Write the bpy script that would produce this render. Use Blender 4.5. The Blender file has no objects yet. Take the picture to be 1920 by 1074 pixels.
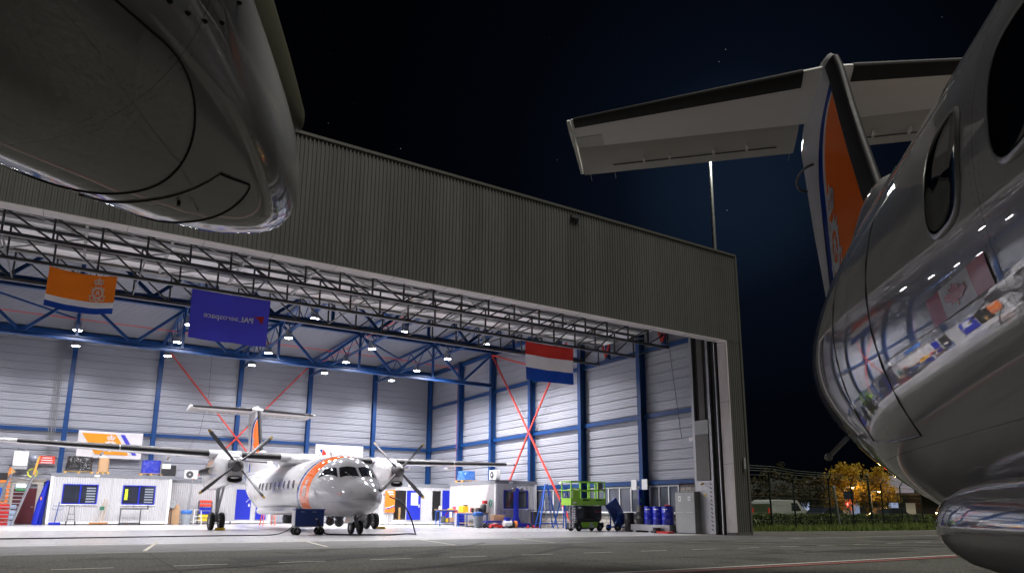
LENS_E=60; LAMP_W=2800; NIGHT_SKY=.0; SUN_E=2.6; EXPO=0; MAST_H=32.35; MAST_W=3500
import bpy, bmesh, math, random
from mathutils import Vector, Matrix
random.seed(7)
SC = bpy.context.scene
COL = SC.collection
PI = math.pi
def R(d): return math.radians(d)

# ---------------------------------------------------------------- mesh builder
class MB:
    def __init__(s): s.v=[]; s.f=[]; s.m=[]; s.mi=0
    def add(s, vs, fs):
        b=len(s.v); s.v+= [tuple(p) for p in vs]
        for f in fs: s.f.append([b+i for i in f]); s.m.append(s.mi)
        return s
    def box(s,x0,x1,y0,y1,z0,z1):
        return s.add([(x0,y0,z0),(x1,y0,z0),(x1,y1,z0),(x0,y1,z0),(x0,y0,z1),(x1,y0,z1),(x1,y1,z1),(x0,y1,z1)],
          [(0,3,2,1),(4,5,6,7),(0,1,5,4),(1,2,6,5),(2,3,7,6),(3,0,4,7)])
    def cbox(s,c,d,rz=0.0,rx=0.0,ry=0.0):
        M=Matrix.Translation(c)@Matrix.Rotation(rz,4,'Z')@Matrix.Rotation(ry,4,'Y')@Matrix.Rotation(rx,4,'X')
        b=len(s.v); s.box(-d[0]/2,d[0]/2,-d[1]/2,d[1]/2,-d[2]/2,d[2]/2)
        for i in range(b,len(s.v)): s.v[i]=tuple(M@Vector(s.v[i]))
        return s
    def bar(s,p,q,w,h=None,up=(0,0,1)):
        h=h or w; p=Vector(p);q=Vector(q); d=(q-p).normalized(); u=Vector(up)
        if abs(d.dot(u))>.98: u=Vector((0,1,0))
        r=d.cross(u).normalized(); u=r.cross(d)
        vs=[]
        for c in (p,q):
            for a,b in ((-1,-1),(1,-1),(1,1),(-1,1)): vs.append(c+r*(a*w/2)+u*(b*h/2))
        return s.add(vs,[(0,1,2,3),(7,6,5,4),(0,4,5,1),(1,5,6,2),(2,6,7,3),(3,7,4,0)])
    def ibeam(s,p,q,w,h,t=.03,up=(0,1,0)):
        p=Vector(p);q=Vector(q);d=(q-p).normalized();u=Vector(up);r=d.cross(u).normalized();u=r.cross(d)
        for k in (-1,1): s.bar(p+u*(k*(h/2-t/2)),q+u*(k*(h/2-t/2)),w,t,up)
        return s.bar(p,q,t,h-2*t-.004,up)
    def ring(s,c,d,r,n,ref=None):
        d=Vector(d).normalized(); u=Vector(ref) if ref else Vector((0,0,1))
        if abs(d.dot(u))>.95: u=Vector((1,0,0))
        a=d.cross(u).normalized(); b=a.cross(d)
        return [Vector(c)+a*(r*math.cos(2*PI*i/n))+b*(r*math.sin(2*PI*i/n)) for i in range(n)]
    def tube(s,pts,r,n=8,cap=True):
        pts=[Vector(p) for p in pts]; b=len(s.v); k=len(pts)
        for i,p in enumerate(pts):
            d=(pts[min(i+1,k-1)]-pts[max(i-1,0)])
            rr=r[i] if isinstance(r,(list,tuple)) else r
            s.v+= [tuple(x) for x in s.ring(p,d,rr,n)]
        for i in range(k-1):
            for j in range(n):
                s.f.append([b+i*n+j,b+i*n+(j+1)%n,b+(i+1)*n+(j+1)%n,b+(i+1)*n+j]); s.m.append(s.mi)
        if cap:
            s.f.append([b+j for j in range(n)][::-1]); s.m.append(s.mi)
            s.f.append([b+(k-1)*n+j for j in range(n)]); s.m.append(s.mi)
        return s
    def cyl(s,p,q,r,n=20,r2=None): return s.tube([p,q],[r,r if r2 is None else r2],n)
    def lathe(s,prof,o=(0,0,0),ax=(0,0,1),n=24):
        ax=Vector(ax).normalized(); b=len(s.v); o=Vector(o)
        for r,h in prof: s.v+= [tuple(x) for x in s.ring(o+ax*h,ax,max(r,1e-4),n)]
        for i in range(len(prof)-1):
            for j in range(n):
                s.f.append([b+i*n+j,b+i*n+(j+1)%n,b+(i+1)*n+(j+1)%n,b+(i+1)*n+j]); s.m.append(s.mi)
        s.f.append([b+j for j in range(n)][::-1]); s.m.append(s.mi)
        s.f.append([b+(len(prof)-1)*n+j for j in range(n)]); s.m.append(s.mi)
        return s
    def loft(s,rings,closed=True,cap=True):
        n=len(rings[0]); b=len(s.v)
        for r in rings: s.v+=[tuple(p) for p in r]
        for i in range(len(rings)-1):
            for j in range(n if closed else n-1):
                s.f.append([b+i*n+j,b+i*n+(j+1)%n,b+(i+1)*n+(j+1)%n,b+(i+1)*n+j]); s.m.append(s.mi)
        if cap and closed:
            s.f.append([b+j for j in range(n)][::-1]); s.m.append(s.mi)
            s.f.append([b+(len(rings)-1)*n+j for j in range(n)]); s.m.append(s.mi)
        return s
    def prism(s,poly,axis,a,b):
        """poly: 2D points; axis: 'x','y','z' extrusion axis from a to b"""
        def P(u,v,w): return {'x':(w,u,v),'y':(u,w,v),'z':(u,v,w)}[axis]
        n=len(poly)
        return s.add([P(u,v,a) for u,v in poly]+[P(u,v,b) for u,v in poly],
          [list(range(n)),list(range(2*n-1,n-1,-1))]+[(i,(i+1)%n,n+(i+1)%n,n+i) for i in range(n)])
    def sphere(s,c,r,n=16,m=10,sc=(1,1,1)):
        rings=[]
        for i in range(m+1):
            t=PI*i/m; rr=max(math.sin(t),1e-3)*r
            rings.append([(c[0]+rr*math.cos(2*PI*j/n)*sc[0],c[1]+rr*math.sin(2*PI*j/n)*sc[1],c[2]-r*math.cos(t)*sc[2]) for j in range(n)])
        return s.loft(rings)
    def xf(s,M,start=0):
        for i in range(start,len(s.v)): s.v[i]=tuple(M@Vector(s.v[i]))
        return s
    def build(s,name,mats,parent=None,smooth=None,fix=True,bevel=0.0):
        me=bpy.data.meshes.new(name); me.from_pydata(s.v,[],s.f)
        if not isinstance(mats,(list,tuple)): mats=[mats]
        for m in mats: me.materials.append(m)
        for p,mi in zip(me.polygons,s.m): p.material_index=mi
        if fix:
            bm=bmesh.new(); bm.from_mesh(me); bmesh.ops.recalc_face_normals(bm,faces=bm.faces); bm.to_mesh(me); bm.free()
        if smooth is not None:
            for p in me.polygons: p.use_smooth=True
            try: me.set_sharp_from_angle(angle=R(smooth))
            except Exception: pass
        me.update()
        o=bpy.data.objects.new(name,me); COL.objects.link(o)
        if parent: o.parent=parent
        if bevel:
            b=o.modifiers.new('bevel','BEVEL'); b.width=bevel; b.segments=2; b.limit_method='ANGLE'
        return o

def tag(o,label=None,cat=None,group=None,kind=None):
    if label: o['label']=label
    if cat: o['category']=cat
    if group: o['group']=group
    if kind: o['kind']=kind
    return o
def thing(name,label,cat,loc=(0,0,0),rz=0.0,group=None):
    o=bpy.data.objects.new(name,None); COL.objects.link(o); o.location=loc; o.rotation_euler=(0,0,rz); o.empty_display_size=.1
    return tag(o,label,cat,group)
def dup(root,loc,rz,label,group=None):
    def cp(o,par):
        c=o.copy(); COL.objects.link(c)
        if par: c.parent=par
        for ch in o.children: cp(ch,c)
        return c
    r=cp(root,None); r.location=loc; r.rotation_euler=(0,0,rz); r['label']=label
    if group: r['group']=group
    return r

# ---------------------------------------------------------------- materials
def lin(c):
    if isinstance(c,str):
        c=c.lstrip('#'); c=[int(c[i:i+2],16)/255 for i in (0,2,4)]
        return tuple(x/12.92 if x<=.04045 else ((x+.055)/1.055)**2.4 for x in c)
    return tuple(c)
class NT:
    def __init__(s,name):
        s.mat=bpy.data.materials.new(name); s.mat.use_nodes=True; s.t=s.mat.node_tree; s.n=s.t.nodes; s.l=s.t.links
        s.b=s.n['Principled BSDF']; s.tc=None
    def N(s,t,**k):
        o=s.n.new(t)
        for a,b in k.items(): setattr(o,a,b)
        return o
    def co(s,kind='Object'):
        if not s.tc: s.tc=s.N('ShaderNodeTexCoord')
        return s.tc.outputs[kind]
    def link(s,a,b): s.l.new(a,b)
    def math(s,op,a,b=None,c=None):
        m=s.N('ShaderNodeMath',operation=op)
        for i,x in enumerate((a,b,c)):
            if x is None: continue
            if isinstance(x,(int,float)): m.inputs[i].default_value=x
            else: s.link(x,m.inputs[i])
        return m.outputs[0]
    def noise(s,scale,detail=4,rough=.55,vec=None,dist=0.0):
        n=s.N('ShaderNodeTexNoise'); n.inputs['Scale'].default_value=scale; n.inputs['Detail'].default_value=detail
        n.inputs['Roughness'].default_value=rough; n.inputs['Distortion'].default_value=dist
        s.link(vec or s.co(),n.inputs['Vector']); return n.outputs['Fac']
    def ramp(s,fac,stops):
        r=s.N('ShaderNodeValToRGB'); e=r.color_ramp.elements
        while len(e)<len(stops): e.new(.5)
        for k,(p,c) in zip(e,stops): k.position=p; k.color=(*lin(c),1) if not isinstance(c,(int,float)) else (c,c,c,1)
        s.link(fac,r.inputs[0]); return r.outputs[0]
    def mix(s,fac,a,b,typ='MIX'):
        m=s.N('ShaderNodeMix',data_type='RGBA',blend_type=typ)
        for i,x in ((0,fac),(6,a),(7,b)):
            if isinstance(x,(int,float)): m.inputs[i].default_value=x
            elif isinstance(x,(tuple,str)): m.inputs[i].default_value=(*lin(x),1)
            else: s.link(x,m.inputs[i])
        return m.outputs[2]
    def bump(s,h,strength=.3,dist=.01,prev=None):
        b=s.N('ShaderNodeBump'); b.inputs['Strength'].default_value=strength; b.inputs['Distance'].default_value=dist
        s.link(h,b.inputs['Height'])
        if prev: s.link(prev,b.inputs['Normal'])
        return b.outputs[0]
    def set(s,**k):
        for a,v in k.items():
            i=s.b.inputs[a.replace('_',' ')]
            if hasattr(v,'default_value') or hasattr(v,'is_linked'): s.link(v,i)
            elif isinstance(v,tuple) and len(v)==3: i.default_value=(*v,1)
            else: i.default_value=v
        return s.mat
_M={}
def mat(name,col,rough=.5,metal=0.0,var=.12,scale=3.0,bump=0.0,bscale=40.0,coat=0.0,spec=.5):
    if name in _M: return _M[name]
    t=NT(name); c=lin(col)
    n=t.noise(scale,5,.6)
    lo=tuple(x*(1-var) for x in c); hi=tuple(min(1,x*(1+var)) for x in c)
    cc=t.mix(n,lo,hi)
    t.set(Base_Color=cc,Metallic=metal,Coat_Weight=coat,Specular_IOR_Level=spec)
    rn=t.noise(scale*2.3,3); t.set(Roughness=t.math('MULTIPLY_ADD',rn,.24*rough,rough*.88))
    if bump: t.set(Normal=t.bump(t.noise(bscale,4),bump,.005))
    _M[name]=t.mat; return t.mat
def emis(name,col,strength):
    if name in _M: return _M[name]
    t=NT(name); t.set(Base_Color=lin(col),Emission_Color=lin(col),Emission_Strength=strength); _M[name]=t.mat; return t.mat
def glass(name,col=(.02,.025,.03),rough=.04):
    if name in _M: return _M[name]
    t=NT(name); n=t.noise(1.5,3)
    t.set(Base_Color=t.mix(n,tuple(x*.6 for x in col),tuple(x*1.5 for x in col)),Roughness=rough,Specular_IOR_Level=.6,Coat_Weight=.3); _M[name]=t.mat; return t.mat

STEELBLUE=mat('blue_steel_paint',(.003,.04,.155),.38,0,.25,2)
GIRDER=mat('dark_girder_paint',(.05,.052,.055),.45,.2,.3,3)
GALV=mat('galvanised_steel',(.42,.43,.45),.38,.85,.25,5)
REDP=mat('red_brace_paint',(.62,.055,.035),.45)
BLACK=mat('black_rubber',(.012,.012,.013),.65,0,.3,20,.2)
BLKPLAST=mat('black_plastic',(.02,.02,.022),.45)
WHITEP=mat('white_panel_paint',(.74,.74,.75),.4,0,.06)
GREYP=mat('grey_paint',(.33,.35,.36),.4)
DKGREY=mat('dark_grey_paint',(.07,.075,.08),.4)
ROYAL=mat('royal_blue_paint',(.008,.02,.36),.35,0,.12)
CARTBLUE=mat('cart_blue_paint',(.012,.045,.22),.35,0,.15)
LADBLUE=mat('ladder_blue_paint',(.01,.08,.42),.38)
ALU=mat('brushed_aluminium',(.6,.61,.62),.3,.9,.1,8)
ORANGE=mat('orange_paint',(.75,.2,.03),.45)
YELLOW=mat('yellow_paint',(.75,.5,.02),.45)
REDPL=mat('red_plastic',(.6,.03,.03),.4)
WOOD=mat('pale_wood',(.45,.29,.13),.65,0,.3,6,.15,60)
CARD=mat('cardboard',(.45,.28,.15),.75,0,.12,5)
GREEN=mat('lime_green_paint',(.30,.60,.05),.4)
DKGLASS=glass('dark_glass')
# ---------------------------------------------------------------- HANGAR
XL,XR,XW=-15.67,26.10,25.53
YF,YB,ZT,ZH,ZR=21.49,53.52,13.0,8.74,12.36
COLX=[-10.4,-5.27,-.28,4.84,10.15,15.26,20.49]
COLY=[27.5,32.64,37.97,42.99,47.86]
def clad_mat(name,a,b,streak=.35,metal=.3,rough=.42):
    t=NT(name)
    mp=t.N('ShaderNodeMapping'); mp.inputs['Scale'].default_value=(3,3,.25); t.link(t.co(),mp.inputs[0])
    st=t.noise(2.2,6,.65,mp.outputs[0]); big=t.noise(.25,3)
    c=t.mix(t.math('MULTIPLY_ADD',st,streak,t.math('MULTIPLY',big,1-streak)),a,b)
    sx=t.N('ShaderNodeSeparateXYZ'); t.link(t.co(),sx.inputs[0])
    wn=t.N('ShaderNodeTexWhiteNoise',noise_dimensions='1D'); t.link(t.math('FLOOR',t.math('DIVIDE',t.math('ADD',sx.outputs[0],sx.outputs[1]),.959)),wn.inputs['W'])
    c=t.mix(1.0,c,t.ramp(wn.outputs[0],[(0,.88),(1,1.08)]),'MULTIPLY')
    sm=t.N('ShaderNodeMapping'); sm.inputs['Scale'].default_value=(5,5,.12); t.link(t.co(),sm.inputs[0]); c=t.mix(t.math('MULTIPLY',t.ramp(t.noise(2.5,4,.7,sm.outputs[0]),[(.55,0.0),(.75,1.0)]),.35),c,tuple(x*.45 for x in a))
    t.set(Base_Color=c,Metallic=metal,Roughness=t.math('MULTIPLY_ADD',st,.2,rough-.1)); return t.mat
OUTCLAD=clad_mat('olive_grey_cladding',(.125,.127,.122),(.20,.203,.195))
def liner_mat():
    t=NT('perforated_liner_tray')
    mp=t.N('ShaderNodeMapping'); mp.inputs['Scale'].default_value=(.5,.5,3); t.link(t.co(),mp.inputs[0])
    st=t.noise(1.4,5,.6,mp.outputs[0]); big=t.noise(.35,3)
    c=t.mix(t.math('MULTIPLY_ADD',st,.5,t.math('MULTIPLY',big,.5)),(.31,.325,.375),(.44,.455,.51))
    t.set(Base_Color=c,Metallic=.25,Roughness=.42); return t.mat
LINER=liner_mat()
ROOFD=mat('roof_deck_steel',(.24,.25,.285),.5,.15,.1,1)
SOFF=mat('white_soffit_sheet',(.62,.58,.58),.5,0,.08)
PANELW=mat('white_door_panel',(.92,.91,.91),.5,0,.03,.8)
hg=thing('hangar_building','olive grey corrugated steel hangar with wide open door and blue steel frame inside','hangar',(12,37,0))
def H(m,name,mt,par=None,**k):
    m.xf(Matrix.Translation((-12,-37,0))); return m.build(name,mt,par or hg,**k)
# front cladding, real trapezoid ribs
def ribs(u0,u1,pitch,depth,w0=.35,w1=.15):
    out=[];u=u0
    while u<u1:
        for a,d in ((0,0),(w0,0),(w0+w1,depth),(1-w1,depth)):
            x=u+a*pitch
            if x<u1: out.append((x,d))
        u+=pitch
    out.append((u1,0)); return out
def clad_wall_y(m,x0,x1,y,z0,z1,pitch=.137,depth=.03,sgn=-1):
    pr=ribs(x0,x1,pitch,depth)
    vs=[(x,y+sgn*d,z0) for x,d in pr]+[(x,y+sgn*d,z1) for x,d in pr]; n=len(pr)
    m.add(vs,[(i,i+1,n+i+1,n+i) for i in range(n-1)])
m=MB(); clad_wall_y(m,XL-.6,XR,YF,ZH,ZT); clad_wall_y(m,25.16,XR,YF,.12,ZH)
H(m,'facade_cladding',OUTCLAD,fix=False)
m=MB()
pr=ribs(YF,YB+.3,.2,.035)
n=len(pr); m.add([(XR+d,y,.12) for y,d in pr]+[(XR+d,y,ZT) for y,d in pr],[(i,i+1,n+i+1,n+i) for i in range(n-1)])
H(m,'end_wall_cladding',OUTCLAD,fix=False)
m=MB(); m.box(XL-.6,XR+.02,YF-.06,YF+.5,ZT-.01,ZT+.09); m.box(XR-.06,XR+.06,YF-.062,YF-.02,.1,ZT-.02); m.box(XR-.4,XR+.06,YF+.5,YB+.3,ZT-.01,ZT+.06)
H(m,'parapet_trim',mat('trim_grey_metal',(.16,.16,.145),.4,.4))
m=MB(); m.box(25.0,XR+.05,YF-.05,YF+.4,0,.12); H(m,'plinth',mat('dark_concrete',(.1,.1,.1),.8))
# soffit & jamb
m=MB(); m.box(XL,25.13,YF-.045,YF+.42,ZH-.03,ZH+.0)
k=XL+1.2
H(m,'soffit',SOFF)
m=MB(); m.box(25.10,25.155,YF-.05,YF+.5,.02,ZH-.03)
H(m,'door_jamb',SOFF)
m=MB()
for z in (3.1,5.9): m.box(25.09,25.1,YF-.052,YF+.5,z,z+.012)
x=XL+.4
while x<25: m.box(x,x+.012,YF-.048,YF+.42,ZH-.036,ZH-.029); x+=2.0
H(m,'joint_seam',DKGREY)
# sensor/camera floodlight on top of facade
m=MB(); m.cbox((16.45,YF-.08,12.72),(.42,.1,.13)); H(m,'facade_lamp',DKGREY)
m=MB(); m.box(25.75,25.87,YF-.12,YF-.05,2.9,3.4); H(m,'junction_box',GREYP)
# inner reveal behind jamb : guides
m=MB(); m.box(25.16,25.5,21.99,23.6,.02,9.6); H(m,'guide_recess',mat('recess_black',(.012,.012,.013),.7))
m=MB()
for y0,y1 in ((23.52,23.68),(22.52,22.66),(22.1,22.16)): m.box(25.02,25.155,y0,y1,.02,9.6)
H(m,'guide_rail',GALV)
m=MB()
for i in range(7): m.cyl((25.1,22.95+.05*i,5.0),(25.1,22.95+.05*i,9.5),.012,6)
H(m,'hoist_rope',mat('steel_rope',(.35,.34,.33),.5,.8))
m=MB(); m.box(24.98,25.15,22.68,23.5,4.55,5.2); H(m,'counterweight_head',GREYP)
m=MB(); m.box(24.98,25.15,22.7,23.5,2.42,4.54); H(m,'counterweight',mat('block_concrete',(.16,.16,.155),.85,0,.3,4,.4,25))
def guardmat():
    t=NT('scratched_guard_plate'); n=t.noise(9,6,.7); t.set(Base_Color=t.mix(n,(.3,.31,.33),(.62,.63,.66)),Metallic=.6,Roughness=t.math('MULTIPLY_ADD',n,.3,.3),Normal=t.bump(n,.2,.01)); return t.mat
m=MB(); m.box(24.96,25.15,22.5,23.55,.02,2.4); H(m,'guide_guard_plate',guardmat())
m=MB()
for i in range(12):
    z=.15+i*.185; m.add([(24.955,22.6,z),(24.955,22.72,z+.07),(24.955,22.72,z+.13),(24.955,22.6,z+.06)],[(0,1,2,3)])
H(m,'hazard_stripe',BLKPLAST)
m=MB(); m.cbox((24.95,23.0,1.75),(.01,.1,.1)); H(m,'warning_sticker',YELLOW)
m=MB(); m.lathe([(.05,0),(.05,.12),(.02,.2)],(24.9,23.05,2.28),(-1,0,-.3),12); H(m,'guide_lamp',mat('brass',(.3,.2,.06),.4,.7))
# liner walls with horizontal profile
def tray(z0,z1):
    out=[];z=z0
    while z<z1:
        for a,d in ((0,.07),(.075,.07),(.085,0),(.14,0),(.145,.022),(.175,.022),(.18,0),(.25,0),(.255,.022),(.285,.022),(.29,0),(.36,0),(.365,.022),(.395,.022),(.40,0),(.49,0)):
            if z+a<z1: out.append((z+a,d))
        z+=.5
    out.append((z1,0)); return out
T=tray(0.02,ZR); n=len(T)
m=MB(); m.add([(XL,YB+.08+d,z) for z,d in T]+[(XW,YB+.08+d,z) for z,d in T],[(i,i+1,n+i+1,n+i) for i in range(n-1)]); H(m,'back_wall',LINER,fix=False)
T2=tray(2.5,ZR); n2=len(T2)
m=MB(); m.add([(XW+.08+d,23.6,z) for z,d in T2]+[(XW+.08+d,YB+.1,z) for z,d in T2],[(i,i+1,n2+i+1,n2+i) for i in range(n2-1)])
H(m,'side_wall',LINER,fix=False)
m=MB(); m.add([(XL-d,21.6,z) for z,d in T]+[(XL-d,YB+.1,z) for z,d in T],[(i,i+1,n+i+1,n+i) for i in range(n-1)]); H(m,'side_wall',LINER,fix=False)
# roof deck profile along X
pr=ribs(21.6,YB+.15,.3,.11,.60,.04); n=len(pr)
m=MB(); m.add([(XL,y,ZR+.1+d) for y,d in pr]+[(XW+.2,y,ZR+.1+d) for y,d in pr],[(i,i+1,n+i+1,n+i) for i in range(n-1)]); H(m,'roof_deck',ROOFD,fix=False)
m=MB(); m.box(XL-.3,XR-.02,21.6,YB+.25,ZR+.3,ZR+.42); H(m,'roof_covering',DKGREY)
m=MB(); m.box(XL-.3,XR-.02,YB+.25,YB+.35,0,ZT); m.box(XL-.42,XL-.3,21.6,YB+.35,0,ZT); H(m,'rear_cladding',OUTCLAD)
# inner face of the header
m=MB(); m.box(XL,XW,YF+.44,YF+.47,ZH,ZR); H(m,'header_lining',LINER)
# columns
for x in COLX+[25.4]:
    m=MB(); m.ibeam((x,YB-.12,0),(x,YB-.12,ZR),.28,.36,.03,(0,1,0)); H(m,'column',STEELBLUE)
for y in COLY:
    m=MB(); m.ibeam((XW-.16,y,0),(XW-.16,y,ZR),.28,.4,.03,(1,0,0)); H(m,'column',STEELBLUE)
# girts
def girt(p,q,w=.2,h=.2): m=MB(); m.bar(p,q,w,h); return H(m,'girt',STEELBLUE)
for z in (5.87,):
    girt((XL,YB-.02,z),(XW-.1,YB-.02,z),.14,.22)
girt((XL,YB-.05,12.2),(XW-.1,YB-.05,12.2),.2,.3)
for z,h in ((5.87,.22),(9.35,.22),(2.44,.2),(12.2,.25)): girt((XW-.03,23.65,z),(XW-.03,YB-.3,z),.14,h)
# braces
def brace(pts,wall):
    for p,q in pts:
        m=MB(); m.bar(p,q,.09,.09); H(m,'diagonal_brace',REDP)
c=(XW-.36,37.97,5.97)
brace([((XW-.36,42.85,12.1),c),((XW-.36,33.0,12.1),c),(c,(XW-.36,42.3,.3)),(c,(XW-.36,33.5,.3))],0)
c=(10.15,YB-.34,5.97)
brace([((5.0,YB-.34,12.0),c),((15.2,YB-.34,12.0),c),(c,(5.3,YB-.34,.3)),(c,(14.9,YB-.34,.3))],0)
brace([((XW-.4,42.8,12.0),(XW-.4,35.2,9.5)),((XW-.36,30.1,9.5),(XW-.36,30.9,11.6)),((XW-.36,30.1,9.5),(XW-.36,29.2,11.6)),((XW-.36,25.6,9.5),(XW-.36,26.3,11.3)),((XW-.36,25.6,9.5),(XW-.36,24.9,11.3))],0)
for y in (30.1,25.6):
    m=MB(); m.bar((XW-.2,y,9.4),(XW-.2,y,12.3),.22); H(m,'stub_post',STEELBLUE)
# main trusses (X direction)
for Y in (42.77,32.5):
    m=MB(); m.ibeam((XL,Y,9.74),(XW-.3,Y,9.74),.26,.24,.035,(0,0,1)); m.ibeam((XL,Y,12.2),(XW-.3,Y,12.2),.24,.22,.03,(0,0,1))
    tr=H(m,'roof_truss',STEELBLUE)
    nodes=[-12.9,-7.8,-2.7,2.35,7.4,12.46,17.6,22.8]; tops=[-15.4]+COLX+[25.3]
    for i,b in enumerate(nodes):
        for t in (tops[i],tops[i+1]):
            m=MB(); m.bar((b,Y,9.8),(t,Y,12.15),.15,.15); H(m,'web_member',STEELBLUE,tr)
    for t in COLX:
        m=MB(); m.bar((t,Y,9.8),(t,Y,12.15),.14,.14); H(m,'web_member',STEELBLUE,tr)
# lattice girders (Y direction)
for X in COLX:
    m=MB(); m.bar((X,22.2,12.25),(X,YB-.3,12.25),.16,.14); m.bar((X-.06,22.2,11.1),(X-.06,YB-.3,11.1),.07,.09); m.bar((X+.06,22.2,11.1),(X+.06,YB-.3,11.1),.07,.09)
    g=H(m,'lattice_girder',STEELBLUE)
    m=MB(); y=22.4;up=True
    while y<YB-1.4:
        a,b=(11.15,12.2) if up else (12.2,11.15)
        m.bar((X,y,a),(X,y+1.27,b),.055,.055); y+=1.27; up=not up
    H(m,'lattice_web',STEELBLUE,g)
# plan bracing in the roof
for (a,b,c,d) in ((4.84,42.77,10.15,48.2),(10.15,42.77,4.84,48.2),(10.15,32.5,15.26,37.6),(-.28,32.5,4.84,37.6),(15.26,42.77,20.49,48.2),(-5.2,42.8,-.28,48.2)):
    m=MB(); m.bar((a,b,12.0),(c,d,12.0),.1,.1); H(m,'plan_brace',STEELBLUE)
for X in (15.4,20.6):
    m=MB(); m.bar((X,27,11.6),(X+5,32.4,12.0),.06,.06); H(m,'diagonal_brace',REDP)
m=MB(); m.tube([(XL,47.6,11.9),(20.4,47.6,11.9),(25.1,47.9,11.8)],.03,6)
for X in (4.84,15.26): m.tube([(X+.4,YB-1,12),(X+.4,33,12)],.025,6)
H(m,'sprinkler_pipe',REDP)
# raised door with dark girders
m=MB(); m.box(XL,24.9,22.25,29.85,10.12,10.2); H(m,'raised_door_panel',PANELW)
m=MB()
for y in (24.9,26.2,28.6,29.95): m.box(XL,24.7,y-.16,y+.16,10.02,10.115)
H(m,'door_rail',mat('door_rail_grey',(.16,.16,.155),.5,.1))
m=MB(); x=XL
while x<24.5:
    m.bar((x,22.3,10.07),(x,29.7,10.07),.1,.08); m.bar((x,24.7,10.04),(x+2.56,27.0,10.04),.05,.05); m.bar((x,29.9,10.04),(x+2.56,27.2,10.04),.05,.05)
    x+=2.565
H(m,'door_strut',mat('door_strut_grey',(.3,.3,.3),.5,.1))
for Y,zb,zt in ((24.62,8.94,9.7),(27.1,8.93,10.05),(30.0,9.0,10.1)):
    m=MB(); m.bar((XL,Y,zb),(24.6,Y,zb),.13,.1); m.bar((XL,Y,zt),(24.8,Y,zt),.1,.09); m.box(XL,24.6,Y-.07,Y+.07,zb-.062,zb-.052)
    g=H(m,'door_girder',GIRDER)
    m=MB(); p=1.2825; x=24.55; k=0
    while x>XL+p:
        m.bar((x,Y,zb),(x,Y,zt),.06,.06)
        if x>10.5: m.bar((x-p,Y,zb),(x,Y,zt),.055,.055)
        else: m.bar((x-p,Y,zt),(x,Y,zb),.055,.055)
        x-=p
    H(m,'lattice_web',GIRDER,g)
x=24.55
while x>XL:
    m=MB(); m.bar((x,24.62,8.97),(x,27.1,8.97),.045,.045); m.bar((x,27.1,9.0),(x,30,9.05),.045,.045); x-=3.8475
    H(m,'girder_tie',GIRDER)
m=MB(); m.box(XL,24.7,22.0,22.12,8.78,9.0); m.bar((24.4,22.5,9.3),(25,22.5,9.3),.2); H(m,'door_edge_beam',GIRDER)
# right wall low part : bricks, windows
def brick():
    t=NT('pale_brick'); b=t.N('ShaderNodeTexBrick'); b.inputs['Scale'].default_value=1.0
    b.inputs['Color1'].default_value=(.3,.27,.24,1); b.inputs['Color2'].default_value=(.42,.39,.35,1); b.inputs['Mortar'].default_value=(.14,.14,.14,1)
    b.inputs['Brick Width'].default_value=.4; b.inputs['Row Height'].default_value=.2; b.inputs['Mortar Size'].default_value=.02
    mp=t.N('ShaderNodeMapping'); mp.inputs['Rotation'].default_value=(R(90),0,R(90)); t.link(t.co(),mp.inputs[0]); 
    cx=t.N('ShaderNodeSeparateXYZ'); t.link(t.co(),cx.inputs[0]); cb=t.N('ShaderNodeCombineXYZ'); t.link(cx.outputs[1],cb.inputs[0]); t.link(cx.outputs[2],cb.inputs[1]); t.link(cb.outputs[0],b.inputs['Vector'])
    t.set(Base_Color=b.outputs['Color'],Roughness=.8,Normal=t.bump(b.outputs['Fac'],-.4,.01)); return t.mat
m=MB(); m.box(XW+.02,XW+.3,23.6,YB,0.02,.86); m.box(XW+.02,XW+.3,23.68,25.15,.86,2.3); m.box(XW+.02,XW+.3,38,YB,.86,2.4); H(m,'brick_wall',brick())
m=MB(); m.box(XW-.12,XW+.2,25.2,37.9,.86,.9); H(m,'window_sill',GREYP)
def wframe(y0,y1,z0=.92,z1=2.3,nm=3):
    m=MB(); t=.07
    m.box(XW-.02,XW+.08,y0,y1,z0,z0+t); m.box(XW-.02,XW+.08,y0,y1,z1-t,z1)
    for i in range(nm+1):
        y=y0+(y1-y0-t)*i/nm; m.box(XW-.019,XW+.079,y,y+t,z0+t,z1-t)
    f=H(m,'window_frame',WHITEP)
    m=MB(); m.box(XW+.03,XW+.05,y0+.02,y1-.02,z0+.02,z1-.02); H(m,'pane',glass('wall_window_glass',(.09,.1,.13),.12),f)
wframe(25.2,27.3); wframe(27.75,32.4,nm=5); wframe(32.9,37.7,nm=5)
for y in (27.2,28.0):
    m=MB(); m.box(XW-.42,XW-.36,y-.2,y+.2,2.1,2.62); H(m,'notice_board',WHITEP)
m=MB(); m.bar((XW-.42,27.5,.7),(XW-.42,27.5,2.1),.24,.05); H(m,'column_sign',ROYAL)
m=MB(); m.cbox((XW-.45,27.5,1.55),(.02,.16,.22)); H(m,'safety_sticker',mat('green_sign',(.05,.35,.1),.5))
m=MB(); m.cyl((XW-.1,34.2,2.75),(XW-.1,34.2,2.75+.02),.01,6); m.sphere((XW-.35,34.5,2.62),.12,12,8); m.cbox((XW-.2,24.0,4.4),(.2,.25,.2)); m.cyl((XW-.1,24.0,3.0),(XW-.1,24.0,4.3),.015,6); H(m,'wall_lamp',WHITEP)
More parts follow.
